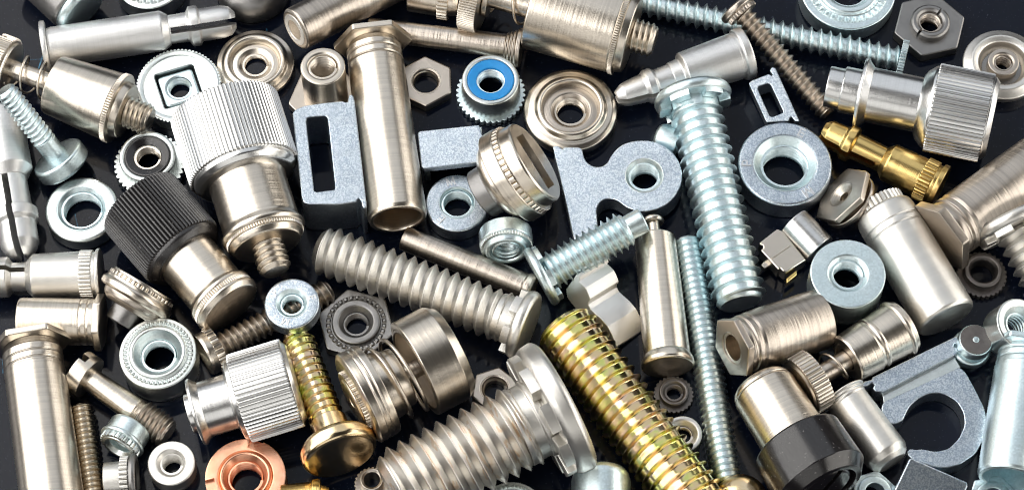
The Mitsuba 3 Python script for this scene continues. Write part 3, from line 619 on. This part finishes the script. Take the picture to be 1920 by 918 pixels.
# split pins
t = Thing('split_pin', 'golden brass locating pin with a split tail and a ribbed collar', 'pin').rod(1541, 244, 44, 1762, 350, 44)
V, F, uv = revolve(bev([(2, 0), (2, 17), (14, 26), (46, 28), (52, 35), (66, 35), (70, 26), (126, 25), (138, 25), (138, 0)], 2, False), 72)
VF = cut((V, F), box(0, 0, 40, 200, 11, 160, rot=38)); t.add('split_tail', 'brass', VF[0], VF[1], None, 32)
t.rodp('body', 'brass', 128, 212, [(128, 26), (140, 37), (212, 38)], b=2, n=96); t.knurl('ribbed_collar', 'brass', 206, 230, 42, 34, 3, b=2, sharp=1.2); t.cyl('neck', 'brass', 228, 240, 38); t.cyl('flange', 'brass', 237, 248, 43, b=2, n=96); t.done()

t = Thing('split_pin', 'short matt aluminium split pin lying between the dished nickel nut and the flat head screw', 'pin').rod(1154, 184, 40, 1402, 98, 46)
V, F, uv = revolve(bev([(2, 0), (2, 12), (16, 22), (44, 26), (56, 27), (62, 33), (76, 33), (80, 27), (118, 28), (128, 28), (128, 0)], 2, False), 72)
VF = cut((V, F), box(0, 0, 40, 200, 10, 150, rot=38)); t.add('split_tail', 'aluminium', VF[0], VF[1], None, 32)
t.rodp('body', 'aluminium', 110, 240, [(110, 30), (130, 32), (136, 42), (240, 45)], b=2, n=96); t.cyl('flange', 'aluminium', 244, 262, 50, b=4, n=96); t.cyl('neck', 'aluminium', 236, 248, 44); t.done()

t = Thing('split_pin', 'upright matt aluminium split pin cut by the left edge', 'pin').rod(-4, 215, 50, 42, 484, 42)
t.rodp('body', 'aluminium', 0, 128, [(0, 44), (2, 46), (110, 47), (128, 34)], b=2, n=96)
V, F, uv = revolve(bev([(112, 0), (112, 33), (122, 33), (184, 34), (188, 43), (206, 43), (212, 36), (248, 36), (262, 28), (272, 14), (272, 0)], 2, False), 72)
VF = cut((V, F), box(0, 0, 230, 200, 12, 206, rot=12)); t.add('split_tail', 'aluminium', VF[0], VF[1], None, 32); t.done()

t = Thing('split_pin', 'pale nickel split pin with a ribbed collar, cut by the left edge at mid height', 'pin').rod(-60, 522, 46, 190, 513, 46)
t.lathe('flange', 'stainless', [(242, 0), (242, 46), (244, 48), (250, 48), (250, 0)], b=1.5, n=96); t.cyl('neck', 'stainless', 232, 246, 42); t.knurl('ribbed_collar', 'stainless', 212, 236, 46, 34, 3, b=2, sharp=1.2); t.rodp('body', 'stainless', 110, 216, [(110, 28), (124, 42), (216, 44)], b=2, n=96)
V, F, uv = revolve(bev([(0, 0), (0, 28), (20, 38), (76, 38), (84, 27), (124, 27), (124, 0)], 2, False), 72)
VF = cut((V, F), box(0, 0, 46, 200, 10, 130, rot=-30)); t.add('split_tail', 'stainless', VF[0], VF[1], None, 32); t.done()

t = Thing('brass_pin', 'brass pin cut by the bottom edge right of the copper nut', 'pin').rod(528, 936, 32, 612, 928, 32)
t.cyl('body', 'brass', 0, 62, 28, 29, b=2); t.cyl('collar', 'brass', 58, 76, 33, b=3); t.cyl('tip', 'brass', 72, 92, 24, 14, b=3); t.done()

# ---- screws
t = Thing('clinch_screw', 'large bluish zinc screw with a notched flat head, right of the threaded eye bracket', 'screw').rod(1299, 184, 78, 1389, 570, 56)
clinch_head(t, -10, 12, 76, 'zinc', 48, 9, 6, 0.35); t.rodp('collar', 'zinc', 10, 34, [(10, 46), (32, 46), (34, 44)], b=2)
t.thread('threaded_shank', 'zinc', 28, 396, 51, 19.4, 9.5, f0=False, n=80, root=0.66); t.done()

t = Thing('clinch_screw', 'small zinc screw with a notched head and smooth dog point, across the eye bracket', 'screw').rod(1022, 514, 66, 1206, 412, 104)
clinch_head(t, -16, 2, 61, 'zinc', 40, 8, 6, 0.2); t.thread('threaded_shank', 'zinc', 4, 178, 38, 13.2, 8, f0=False, n=72, root=0.45); t.cyl('dog_point', 'zinc', 174, 212, 24, b=4); t.done(4)

t = Thing('threaded_stud', 'slim bluish zinc threaded stud standing between the button pin and the large zinc screw', 'stud', STUD).rod(1288, 450, 29, 1364, 906, 29)
t.thread('threaded_shank', 'zinc', 0, 462, 29, 12.2, 5.0, root=0.62); t.done()

t = Thing('clinch_screw', 'long dull stainless screw with a notched rectangular head, lying across the middle', 'screw').rod(598, 464, 50, 984, 610, 62)
t.thread('threaded_shank', 'stainless', 0, 372, 49, 21.4, 13, f1=False, n=80); t.cyl('collar', 'stainless', 358, 396, 44, b=3); clinch_head(t, 422, 398, 68, 'stainless', 44, 12, 6, 0.5); t.done()

t = Thing('clinch_screw', 'thick stainless screw with rust-stained threads and a big notched head, at bottom centre', 'screw').rod(733, 926, 92, 1052, 760, 120)
t.thread('threaded_shank', 'stainless_stained', 0, 282, 83, 26, 17, f1=False, n=110); t.rodp('collar', 'stainless', 262, 326, [(262, 76), (280, 77), (282, 74), (302, 74), (304, 78), (318, 78), (320, 70), (326, 70)], b=1.5, n=96)
t.rodp('head', 'stainless', 324, 366, [(324, 100), (325, 122), (336, 131), (360, 134), (370, 124)], b=5, n=120); t.lugs('lug', 'stainless', 308, 328, 82, 124, 9, 0.46, 0.1); t.done()

t = Thing('clinch_screw', 'nickel screw with a notched round head, cut by the right edge below a standoff', 'screw').rod(1900, 420, 80, 1972, 560, 46)
clinch_head(t, -18, 8, 80, 'stainless', 46, 10, 7, 0.3); t.thread('threaded_shank', 'stainless', 8, 160, 44, 21, 13, f0=False); t.done()

t = Thing('shank_screw', 'zinc machine screw with a cylinder head facing away, at left beside the nickel captive screw', 'screw').rod(8, 168, 165, 106, 292, 42)
t.thread('threaded_shank', 'zinc', 0, 124, 22.5, 10, 4.5, f1=False, root=0.3); t.cyl('shank', 'zinc', 118, 160, 21, b=2); t.lathe('head', 'zinc', [(156, 0), (156, 24), (158, 50), (162, 53), (184, 53), (190, 46), (190, 0)], b=2, n=96); t.done()

t = Thing('serrated_screw', 'nickel screw with a serrated washer head, lying under the small stamped zinc nut', 'screw').rod(392, 660, 44, 620, 544, 27)
t.knurl('serrated_head', 'nickel', 4, 20, 43, 26, 4.5, b=2, sharp=1.0); t.lathe('head_rim', 'nickel', [(0, 0), (-2, 22), (-10, 34), (-12, 40), (-6, 42), (6, 40), (6, 0)], b=1); t.thread('threaded_shank', 'nickel_dull', 16, 256, 26, 13.2, 7.5, f0=False); t.done()

t = Thing('yellow_screw', 'yellow iridescent screw with a smooth golden disc head facing the viewer', 'screw').rod(558, 640, 34, 636, 846, 74)
t.cyl('tip', 'gold_zinc', -14, 10, 26, b=5); t.thread('threaded_shank', 'yellow_zinc', 2, 168, 34, 14, 4.2, f0=False, f1=False, n=72, root=0.66); t.rodp('collar', 'gold_zinc', 160, 205, [(160, 35), (190, 36), (205, 48)], b=2); 
t.rodp('head', 'gold_zinc', 196, 230, [(196, 52), (201, 66), (209, 72), (221, 72), (227, 69), (230, 64)], b=2, n=96); t.done()

t = Thing('yellow_stud', 'thick yellow iridescent threaded screw running down to the bottom edge', 'screw')
t.rod(1057, 614, 70, 1321, 966, 70); t.thread('threaded_shank', 'yellow_zinc', -6, 440, 63, 20.2, 8.5, f1=False, n=90, root=0.68); t.rodp('collar', 'gold_zinc', 436, 452, [(436, 50), (446, 52), (452, 48)], b=2); t.done()

t = Thing('dome_plug', 'brownish golden domed plug at the bottom edge right of the thick yellow screw', 'plug').disc(1392, 930, 62, (0.0, 0.35, 0.94))
t.lathe('dome', 'gold_zinc', [(10, 0), (8, 18), (2, 34), (-10, 46), (-26, 51), (-40, 50), (-40, 0)], b=0, n=96); t.cyl('stem', 'gold_zinc', -62, -38, 34, b=2); t.done()

t = Thing('shoulder_screw', 'nickel shoulder screw with a slotted cylinder head, at lower left', 'screw').rod(146, 694, 46, 319, 815, 30)
V, F, uv = revolve(bev([(-2, 0), (-2, 43), (28, 43), (28, 0)], 2.5, False), 96)
VF = cut((V, F), box(0, 0, -2, 15, 200, 30, rot=52)); t.add('slotted_head', 'nickel', VF[0], VF[1], None, 30)
t.cyl('shoulder', 'nickel', 24, 132, 22, 25, b=2); t.rodp('grooved_neck', 'nickel', 128, 150, [(128, 24), (134, 26), (135, 23), (139, 26), (140, 23), (146, 27), (150, 26)], b=0.6); t.thread('threaded_tip', 'nickel_dull', 146, 208, 31, 9.5, 6, f0=False); t.done()

t = Thing('threaded_stud', 'brownish nickel threaded stud standing beside the long bright hex standoff at lower left', 'stud', STUD).rod(151, 762, 25, 178, 960, 25)
t.thread('threaded_shank', 'bronze_nickel', 0, 200, 25, 10.2, 4.5, root=0.45); t.done()

t = Thing('black_cap_knob', 'nickel plunger with a wide black slotted cap, at the bottom edge right of centre', 'plunger').rod(1424, 718, 70, 1522, 874, 92)
t.rodp('sleeve', 'nickel', 0, 110, [(0, 52), (6, 58), (12, 60), (14, 59), (18, 62), (160, 65)], b=1.5, n=120)
t.lathe('black_cap', 'black_satin', [(131, 0), (131, 86), (135, 89), (215, 92), (235, 74), (235, 62), (221, 60), (221, 0)], b=1.5, n=120, label='black plastic cap')
V, F, uv = revolve(bev([(213, 0), (213, 55), (229, 55), (232, 50), (232, 0)], 2, False), 96)
VF = cut((V, F), box(0, 0, 233, 200, 12, 18, rot=-50)); t.add('slotted_insert', 'black_satin', VF[0], VF[1], None, 30); t.done()

t = Thing('domed_rod', 'grey zinc rod with a domed end, at the bottom edge right of the stained screw', 'rod').rod(1127, 874, 58, 1127, 990, 58)
t.rodp('body', 'zinc', 0, 120, [(0, 28), (6, 44), (16, 53), (28, 56), (120, 56)], b=3, n=96); t.cyl('stem', 'zinc', 118, 150, 30); t.done()

t = Thing('pin_end', 'small pale zinc rounded plug behind the large zinc screw', 'plug').rod(1238, 258, 30, 1292, 276, 30)
t.rodp('body', 'zinc', -10, 36, [(-10, 18), (-4, 26), (8, 29), (36, 29)], b=3); t.cyl('stem', 'zinc', 34, 60, 18); t.done()

# ------------------------------------------------------------------ nuts and small pieces
round_nut('big round zinc nut stamped with letters, right of the large zinc screw', 1472, 306, 89, 54, 42, 14, letters=[('M', -57), ('P', 180), ('E', 62)], group=NUTS, mat='zinc_speckled', pitch=10, b=6).done()
round_nut('round zinc nut stamped with letters, left beside the black knurled knob', 153, 391, 69, 40, 36, 7, mat='zinc_pale', letters=[('M', -42), ('P', 172), ('E', 68)], group=NUTS, b=7).done()
round_nut('round speckled zinc nut stamped with letters, below the channel block', 857, 380, 60, 40, 27, 4, mat='zinc_speckled', letters=[('M', 106), ('P', -8), ('E', -131)], group=NUTS, b=4).done()
round_nut('small round zinc nut stamped with letters, above the yellow iridescent screw', 547, 568, 52, 34, 20, 7, mat='zinc_speckled', letters=[('P', 146), ('E', 16), ('M', -105)], group=NUTS, b=4).done(52)

t = Thing('spacer', 'tall smooth round zinc spacer right of the slim stud, touching the pale toothed standoff', 'spacer').disc(1590, 512, 84)
t.lathe('body', 'zinc', [(-40, 30), (-42, 50), (-84, 50), (-84, 69), (-70, 70), (-68, 68), (-65, 71), (0, 71), (0, 38), (-8, 30)], closed=True, b=3, n=110); t.bore('threaded_bore', 'zinc', -40, -8, 30, 10, 5); t.done(20)

t = Thing('square_nut_retainer', 'zinc retainer ring with a floating square nut inside, at upper left', 'nut').disc(335, 160, 36, spin=19)
sq = rounded([(-38, -38), (38, -38), (38, 38), (-38, 38)], 5)
V, F = prism(circle(69, 96), -36, -4, [sq], 2); t.add('body', 'zinc_pale', V, F, None, 30)
t.lathe('raised_rim', 'zinc_pale', [(-36, 66), (-36, 78), (-2, 78), (0, 74), (-1, 66)], closed=True, b=1.5, n=110); t.knurl('knurled_rim', 'zinc_pale', -12, -1, 80, 70, 3, ri=72)
V, F = prism(rounded([(-34, -34), (34, -34), (34, 34), (-34, 34)], 9), -34, -9, [circle(23)], 4); t.add('square_nut', 'zinc', V, F, None, 30)
t.bore('threaded_bore', 'zinc', -32, -13, 23, 6, 3); t.done()

t = Thing('floating_nut', 'dished nickel nut between the square nut retainer and the upright threaded sleeve', 'nut').disc(478, 116, 26)
t.lathe('dished_flange', 'nickel', [(-26, 40), (-26, 66), (-14, 73), (-6, 73), (-2, 62), (4, 57), (6, 50), (0, 46), (-12, 43)], closed=True, b=2.5, n=96); t.lathe('inner_nut', 'nickel', [(-25, 23), (-25, 44), (-8, 44), (-7, 33), (-13, 24)], closed=True, b=2, n=80); t.bore('threaded_bore', 'nickel', -24, -12, 24, 9, 4.5); t.done()

t = Thing('floating_nut', 'large dished nickel nut with concentric rings, above the threaded eye bracket', 'nut').disc(1070, 202, 38)
t.lathe('dished_flange', 'nickel', [(-38, 50), (-38, 80), (-26, 88), (-8, 88), (-3, 78), (-2, 68), (6, 62), (7, 56), (2, 53), (-12, 51)], closed=True, b=3, n=110); t.lathe('inner_nut', 'nickel_dull', [(-37, 28), (-37, 52), (-10, 52), (-9, 37), (-17, 29)], closed=True, b=2, n=80); t.bore('threaded_bore', 'nickel', -36, -16, 29, 9, 4.5); t.done()

t = Thing('threaded_sleeve', 'nickel threaded sleeve standing upright on a hex base, left of the big tubular standoff', 'standoff').disc(605, 124, 120, (0.0, 0.50, 0.87))
t.lathe('sleeve', 'nickel', [(-112, 27), (-112, 42), (0, 42), (0, 31), (-3, 27)], closed=True, b=2.5, n=96); t.bore('threaded_bore', 'nickel', -90, -3, 27, 9, 4.6); t.hexa('hex_base', 'nickel_dull', -124, -104, 74, hole=24, roll=12); t.done()

t = Thing('hex_nut', 'thin nickel hex nut right of the big tubular standoff', 'nut').disc(798, 152, 22)
t.hexa('body', 'nickel_dull', -22, 0, 55, hole=24, roll=32, b=3); t.lathe('bore_chamfer', 'nickel', [(-20, 22), (-20, 26), (0.6, 29), (0.6, 27), (-6, 22)], closed=True, b=0.5); t.done()

t = Thing('lock_nut', 'zinc clinch nut with a bright blue nylon ring, top centre', 'nut').disc(920, 149, 66)
t.lathe('body', 'zinc_pale', [(-34, 27), (-36, 42), (-66, 42), (-66, 57), (-2, 54), (0, 51), (0, 45), (-4, 44), (-5, 27)], closed=True, b=2.5, n=96); t.knurl('serrated_flange', 'zinc', -64, -50, 66, 36, 5, ri=40, b=2); t.lathe('nylon_ring', 'blue_nylon', [(-20, 26), (-20, 44), (-2, 44), (-1, 42), (-3, 27)], closed=True, b=1.5, n=80, label='bright blue nylon ring'); t.bore('threaded_bore', 'zinc', -34, -8, 27, 9, 4.6); t.done()

t = Thing('lock_nut', 'zinc clinch nut with a black insert ring, at left above the black knurled knob', 'nut').disc(276, 292, 58)
t.lathe('body', 'zinc_pale', [(-34, 25), (-36, 42), (-58, 42), (-58, 53), (-2, 53), (0, 50), (0, 45), (-3, 43), (-5, 25)], closed=True, b=2.5, n=96); t.knurl('serrated_flange', 'zinc_pale', -48, -32, 67, 36, 5, ri=40, b=2); t.lathe('insert_ring', 'black_satin', [(-20, 24), (-20, 44), (-1, 43), (0, 40), (-4, 26)], closed=True, b=1.5, n=80, label='black insert ring'); t.bore('threaded_bore', 'nickel', -34, -8, 25, 9, 4.6); t.done()

t = Thing('clinch_nut', 'large pale zinc clinch nut with a ring of fine teeth, below the black knurled knob', 'nut').disc(296, 661, 72)
t.lathe('body', 'zinc_pale', [(-40, 32), (-42, 52), (-72, 52), (-72, 70), (-56, 71), (-54, 69), (-50, 73), (0, 73), (0, 55), (5, 53), (6, 46), (-4, 42), (-13, 34)], closed=True, b=3, n=110); t.beads('tooth_ring', 'zinc_pale', 0, 57, 66, 46, 3.5); t.bore('threaded_bore', 'zinc', -40, -13, 33, 10, 5); t.done()

t = Thing('hex_clinch_nut', 'dark grey steel hex nut with a wavy ring, above the wide spring assembly', 'nut').disc(668, 606, 36)
t.hexa('hex_flange', 'steel_dark', -26, 0, 75, hole=30, roll=44, b=3); t.beads('wavy_ring', 'steel_dark', 0, 48, 57, 30, 3); t.lathe('collar', 'steel_dark', [(-26, 23), (-26, 46), (8, 46), (10, 43), (10, 33), (-2, 24)], closed=True, b=2, n=96); t.bore('threaded_bore', 'steel_dark', -24, -4, 23.5, 7, 3.5); t.done()

t = Thing('retaining_nut', 'thin nickel hex retaining nut standing on edge below the brass pin', 'nut').disc(1577, 364, 62, (-0.72, 0.56, 0.41))
t.hexa('hex_plate', 'nickel_dull', -12, 0, 66, hole=26, roll=8, b=2); t.lathe('round_flange', 'nickel_dull', [(-34, 24), (-34, 54), (-28, 58), (-20, 58), (-18, 40), (-12, 40), (-12, 24)], closed=True, b=2, n=80); t.lathe('dish', 'nickel', [(-14, 10), (-14, 27), (-1, 27), (-8, 10)], closed=True, b=1); t.done()

t = Thing('sealing_nut', 'nickel floating nut with a windowed face and toothed rim, leaning on the eye bracket', 'nut').rod(903, 365, 62, 1004, 302, 122)
t.cyl('stem', 'steel_dark', 0, 52, 49, b=3, n=96); t.rodp('shoulder', 'nickel', 30, 64, [(30, 60), (38, 72), (46, 78), (64, 80)], b=3, n=96); t.cyl('band', 'nickel', 56, 84, 93, b=3, n=110); t.knurl('tooth_ring', 'nickel', 82, 94, 91, 44, 5, b=1.5, sharp=1.5)
V, F, uv = revolve(bev([(90, 0), (90, 84), (116, 83), (120, 79), (120, 0)], 2, False), 96)
VF = cut((V, F), box(4, 0, 116, 50, 112, 44, rot=0)); t.add('windowed_face', 'nickel', VF[0], VF[1], None, 30); t.lathe('inner_nut', 'steel_dark', [(90, 12), (90, 40), (108, 40), (108, 22), (104, 12)], closed=True, b=2); t.done(16)

t = Thing('sealing_nut', 'nickel floating nut with a toothed rim and a grey stem, below the black knurled knob', 'nut').rod(226, 603, 50, 271, 530, 74)
t.cyl('stem', 'steel_dark', -4, 40, 30, b=3); t.rodp('shoulder', 'nickel_dull', 26, 50, [(26, 46), (34, 56), (42, 60), (50, 60)], b=3, n=96); t.rodp('band', 'nickel', 46, 66, [(46, 66), (50, 73), (60, 74), (66, 70)], b=2, n=110); t.cyl('step', 'nickel', 62, 72, 69, b=1.5, n=96); t.knurl('tooth_ring', 'nickel', 70, 79, 68, 36, 4, b=1.5, sharp=1.5); t.cyl('rim', 'nickel', 78, 85, 64, b=2, n=96); t.done()

t = Thing('flanged_spacer', 'small zinc spacer with a knurled ring, mouth turned down, above the long stainless screw', 'spacer').disc(950, 470, 42, (0.06, -0.80, 0.58))
t.lathe('sleeve', 'zinc', [(-44, 24), (-44, 50), (-14, 51), (-12, 49), (-12, 24)], closed=True, b=3, n=96); t.knurl('knurled_ring', 'zinc_pale', -14, -6, 49, 56, 2, ri=26, b=1); t.lathe('mouth', 'zinc', [(-8, 27), (-8, 43), (2, 40), (4, 36), (2, 31), (-6, 27)], closed=True, b=2, n=80); t.bore('threaded_bore', 'zinc', -42, 0, 27, 7, 4); t.done()

t = Thing('lock_nut', 'small dark serrated nut with a raised collar, at the right edge above the hook plate', 'nut').disc(1844, 505, 34)
t.lathe('collar', 'steel_darker', [(-34, 22), (-34, 36), (-2, 36), (0, 34), (0, 28), (-8, 23)], closed=True, b=2, n=80); t.knurl('serrated_flange', 'steel_darker', -34, -20, 48, 30, 4, ri=26, b=1.5); t.done()

t = Thing('lock_nut', 'tiny dark serrated nut with a raised collar, under the button pin', 'nut').disc(1264, 733, 26)
t.lathe('collar', 'steel_darker', [(-26, 17), (-26, 28), (-2, 28), (0, 26), (0, 22), (-6, 17)], closed=True, b=2, n=80); t.knurl('serrated_flange', 'steel_darker', -27, -14, 38, 26, 3.5, ri=20, b=1.5); t.bore('threaded_bore', 'steel_darker', -24, -6, 17.5, 5, 2.5); t.done()

t = Thing('round_nut', 'small pale nickel ring nut half hidden behind the thick yellow iridescent screw', 'nut').disc(1281, 812, 24)
t.lathe('body', 'stainless', [(-24, 18), (-24, 36), (0, 36), (0, 28), (-8, 19)], closed=True, b=2, n=80); t.bore('threaded_bore', 'nickel', -22, -8, 19, 6, 3); t.done()

t = Thing('clinch_nut', 'zinc nut with a bead ring, cut by the bottom edge below the stained screw', 'nut').disc(960, 962, 40)
t.ring('body', 'zinc_pale', -40, 0, 64, 26, 5, b=2, n=96); t.beads('tooth_ring', 'zinc_pale', 0, 50, 58, 40, 4); t.done()

t = Thing('miniature_nut', 'very small nickel sleeve nut at the bottom edge left of the stained screw', 'nut').disc(697, 897, 40)
t.lathe('sleeve', 'nickel_dull', [(-40, 14), (-40, 22), (-1, 22), (0, 20), (-4, 15)], closed=True, b=1.2, n=64); t.knurl('knurled_flange', 'nickel_dull', -40, -24, 34, 26, 3, ri=16, b=1.5); t.done()

t = Thing('hex_nut', 'nickel hex nut half hidden behind the stained screw, right of the spring assembly', 'nut').disc(928, 728, 26)
t.hexa('body', 'nickel_dull', -26, 0, 46, hole=24, roll=20, b=3); t.lathe('bore_chamfer', 'nickel', [(-24, 20), (-24, 25), (0.6, 30), (0.6, 28), (-8, 20)], closed=True, b=0.5); t.done()

t = Thing('flanged_spacer', 'small zinc spacer with a toothed lower ring, under the slotted shoulder screw', 'spacer').disc(222, 838, 44, (-0.42, -0.74, 0.52))
t.lathe('sleeve', 'zinc', [(-50, 20), (-50, 38), (-46, 41), (-18, 41), (-16, 39), (-16, 20)], closed=True, b=2, n=96); t.lathe('flange', 'zinc', [(-20, 24), (-20, 42), (-17, 45), (-12, 45), (-10, 42), (-10, 24)], closed=True, b=1.5, n=96); t.knurl('tooth_ring', 'zinc_pale', -12, 0, 40, 26, 5, ri=27, b=1.5, sharp=1.0); t.lathe('mouth', 'zinc_pale', [(-16, 22), (-16, 34), (2, 33), (3, 28), (-6, 22)], closed=True, b=1, n=64); t.done()

t = Thing('flanged_nut', 'grey steel nut with a ribbed flange standing on edge, at the bottom edge at left', 'nut').rod(198, 900, 44, 256, 896, 44)
t.cyl('barrel', 'stainless', -2, 34, 34, b=3, n=80); t.knurl('ribbed_flange', 'stainless', 30, 46, 44, 28, 4, b=1.5, sharp=1.2); t.cyl('groove', 'steel_dark', 44, 50, 38); t.lathe('dished_face', 'steel_dark', [(48, 18), (48, 46), (54, 48), (60, 46), (60, 36), (54, 30), (52, 18)], closed=True, b=1.5, n=80); t.done()

t = Thing('ring_nut', 'small pale stainless ring nut left of the copper nut', 'nut').disc(321, 867, 46)
t.lathe('body', 'stainless', [(-46, 21), (-46, 43), (-34, 43), (-32, 45), (-28, 43), (-26, 45), (-2, 45), (0, 43), (0, 28), (-7, 21)], closed=True, b=1.6, n=96); t.bore('threaded_bore', 'stainless', -44, -7, 21, 9, 4); t.done()

t = Thing('copper_nut', 'orange copper round nut with small square notches, at the bottom edge left of centre', 'nut').disc(460, 892, 44)
V, F, uv = revolve(bev([(-44, 33), (-44, 76), (0, 76), (0, 52), (-4, 50), (4, 47), (4, 43), (-8, 33)], 2.5, True), 110, True)
VF = cut((V, F), *[manifold3d.Manifold.cube([26, 26, 20], True).translate([70, 0, 0]).rotate([0, 0, q]) for q in (76, 196, 316)]); t.add('body', 'copper', VF[0], VF[1], None, 32); t.bore('threaded_bore', 'copper', -42, -9, 33, 10, 5); t.done()

t = Thing('rivet', 'grooved zinc rivet with a dark top and centre dot, beside the hook plate', 'rivet').disc(1830, 636, 74, (0.06, 0.42, 0.9))
t.lathe('top', 'zinc', [(0, 0), (0, 29), (-3, 32), (-22, 33), (-25, 30), (-25, 0)], b=1.5, n=96); t.lathe('top_face', 'steel_darker', [(-3, 0), (-3, 30), (0.8, 29.5), (0.8, 0)], b=0.5, n=80, label='dark speckled top face'); t.lathe('centre_dot', 'zinc', [(0, 0), (0, 7), (2, 5), (2.6, 0)], b=0.5)
t.cyl('neck', 'zinc', -36, -22, 27, b=1); t.lathe('lower_flange', 'zinc', [(-34, 0), (-34, 34), (-38, 38), (-52, 38), (-56, 34), (-56, 0)], b=2, n=96); t.cyl('foot', 'zinc', -74, -54, 30, b=2); t.done()

t = Thing('slit_nut', 'pale zinc sleeve nut cut by the right edge above the zinc standoff', 'nut').disc(1914, 606, 60, (0.34, 0.32, 0.88))
t.lathe('body', 'zinc_pale', [(-60, 22), (-60, 48), (-2, 50), (0, 47), (0, 36), (-12, 24)], closed=True, b=2.5, n=96); t.bore('threaded_bore', 'zinc', -58, -12, 25, 9, 5); t.done(30)

t = Thing('hex_nut', 'bluish zinc hex nut cut by the bottom edge right of the black cap', 'nut').disc(1640, 925, 44, (0.2, 0.36, 0.9))
t.hexa('body', 'zinc', -24, 0, 48, hole=20, roll=20, b=3); t.lathe('collar', 'zinc', [(-24, 20), (-24, 36), (5, 34), (6, 30), (6, 20)], closed=True, b=1.5); t.done()

t = Thing('hex_nut', 'bright zinc hex nut cut by the bottom edge under the zinc standoff in the corner', 'nut').disc(1862, 934, 40, (-0.1, 0.42, 0.9))
t.hexa('body', 'zinc', -26, 0, 50, hole=20, roll=10, b=3); t.lathe('collar', 'zinc', [(-24, 20), (-24, 36), (4, 34), (5, 30), (5, 20)], closed=True, b=1.5); t.done()
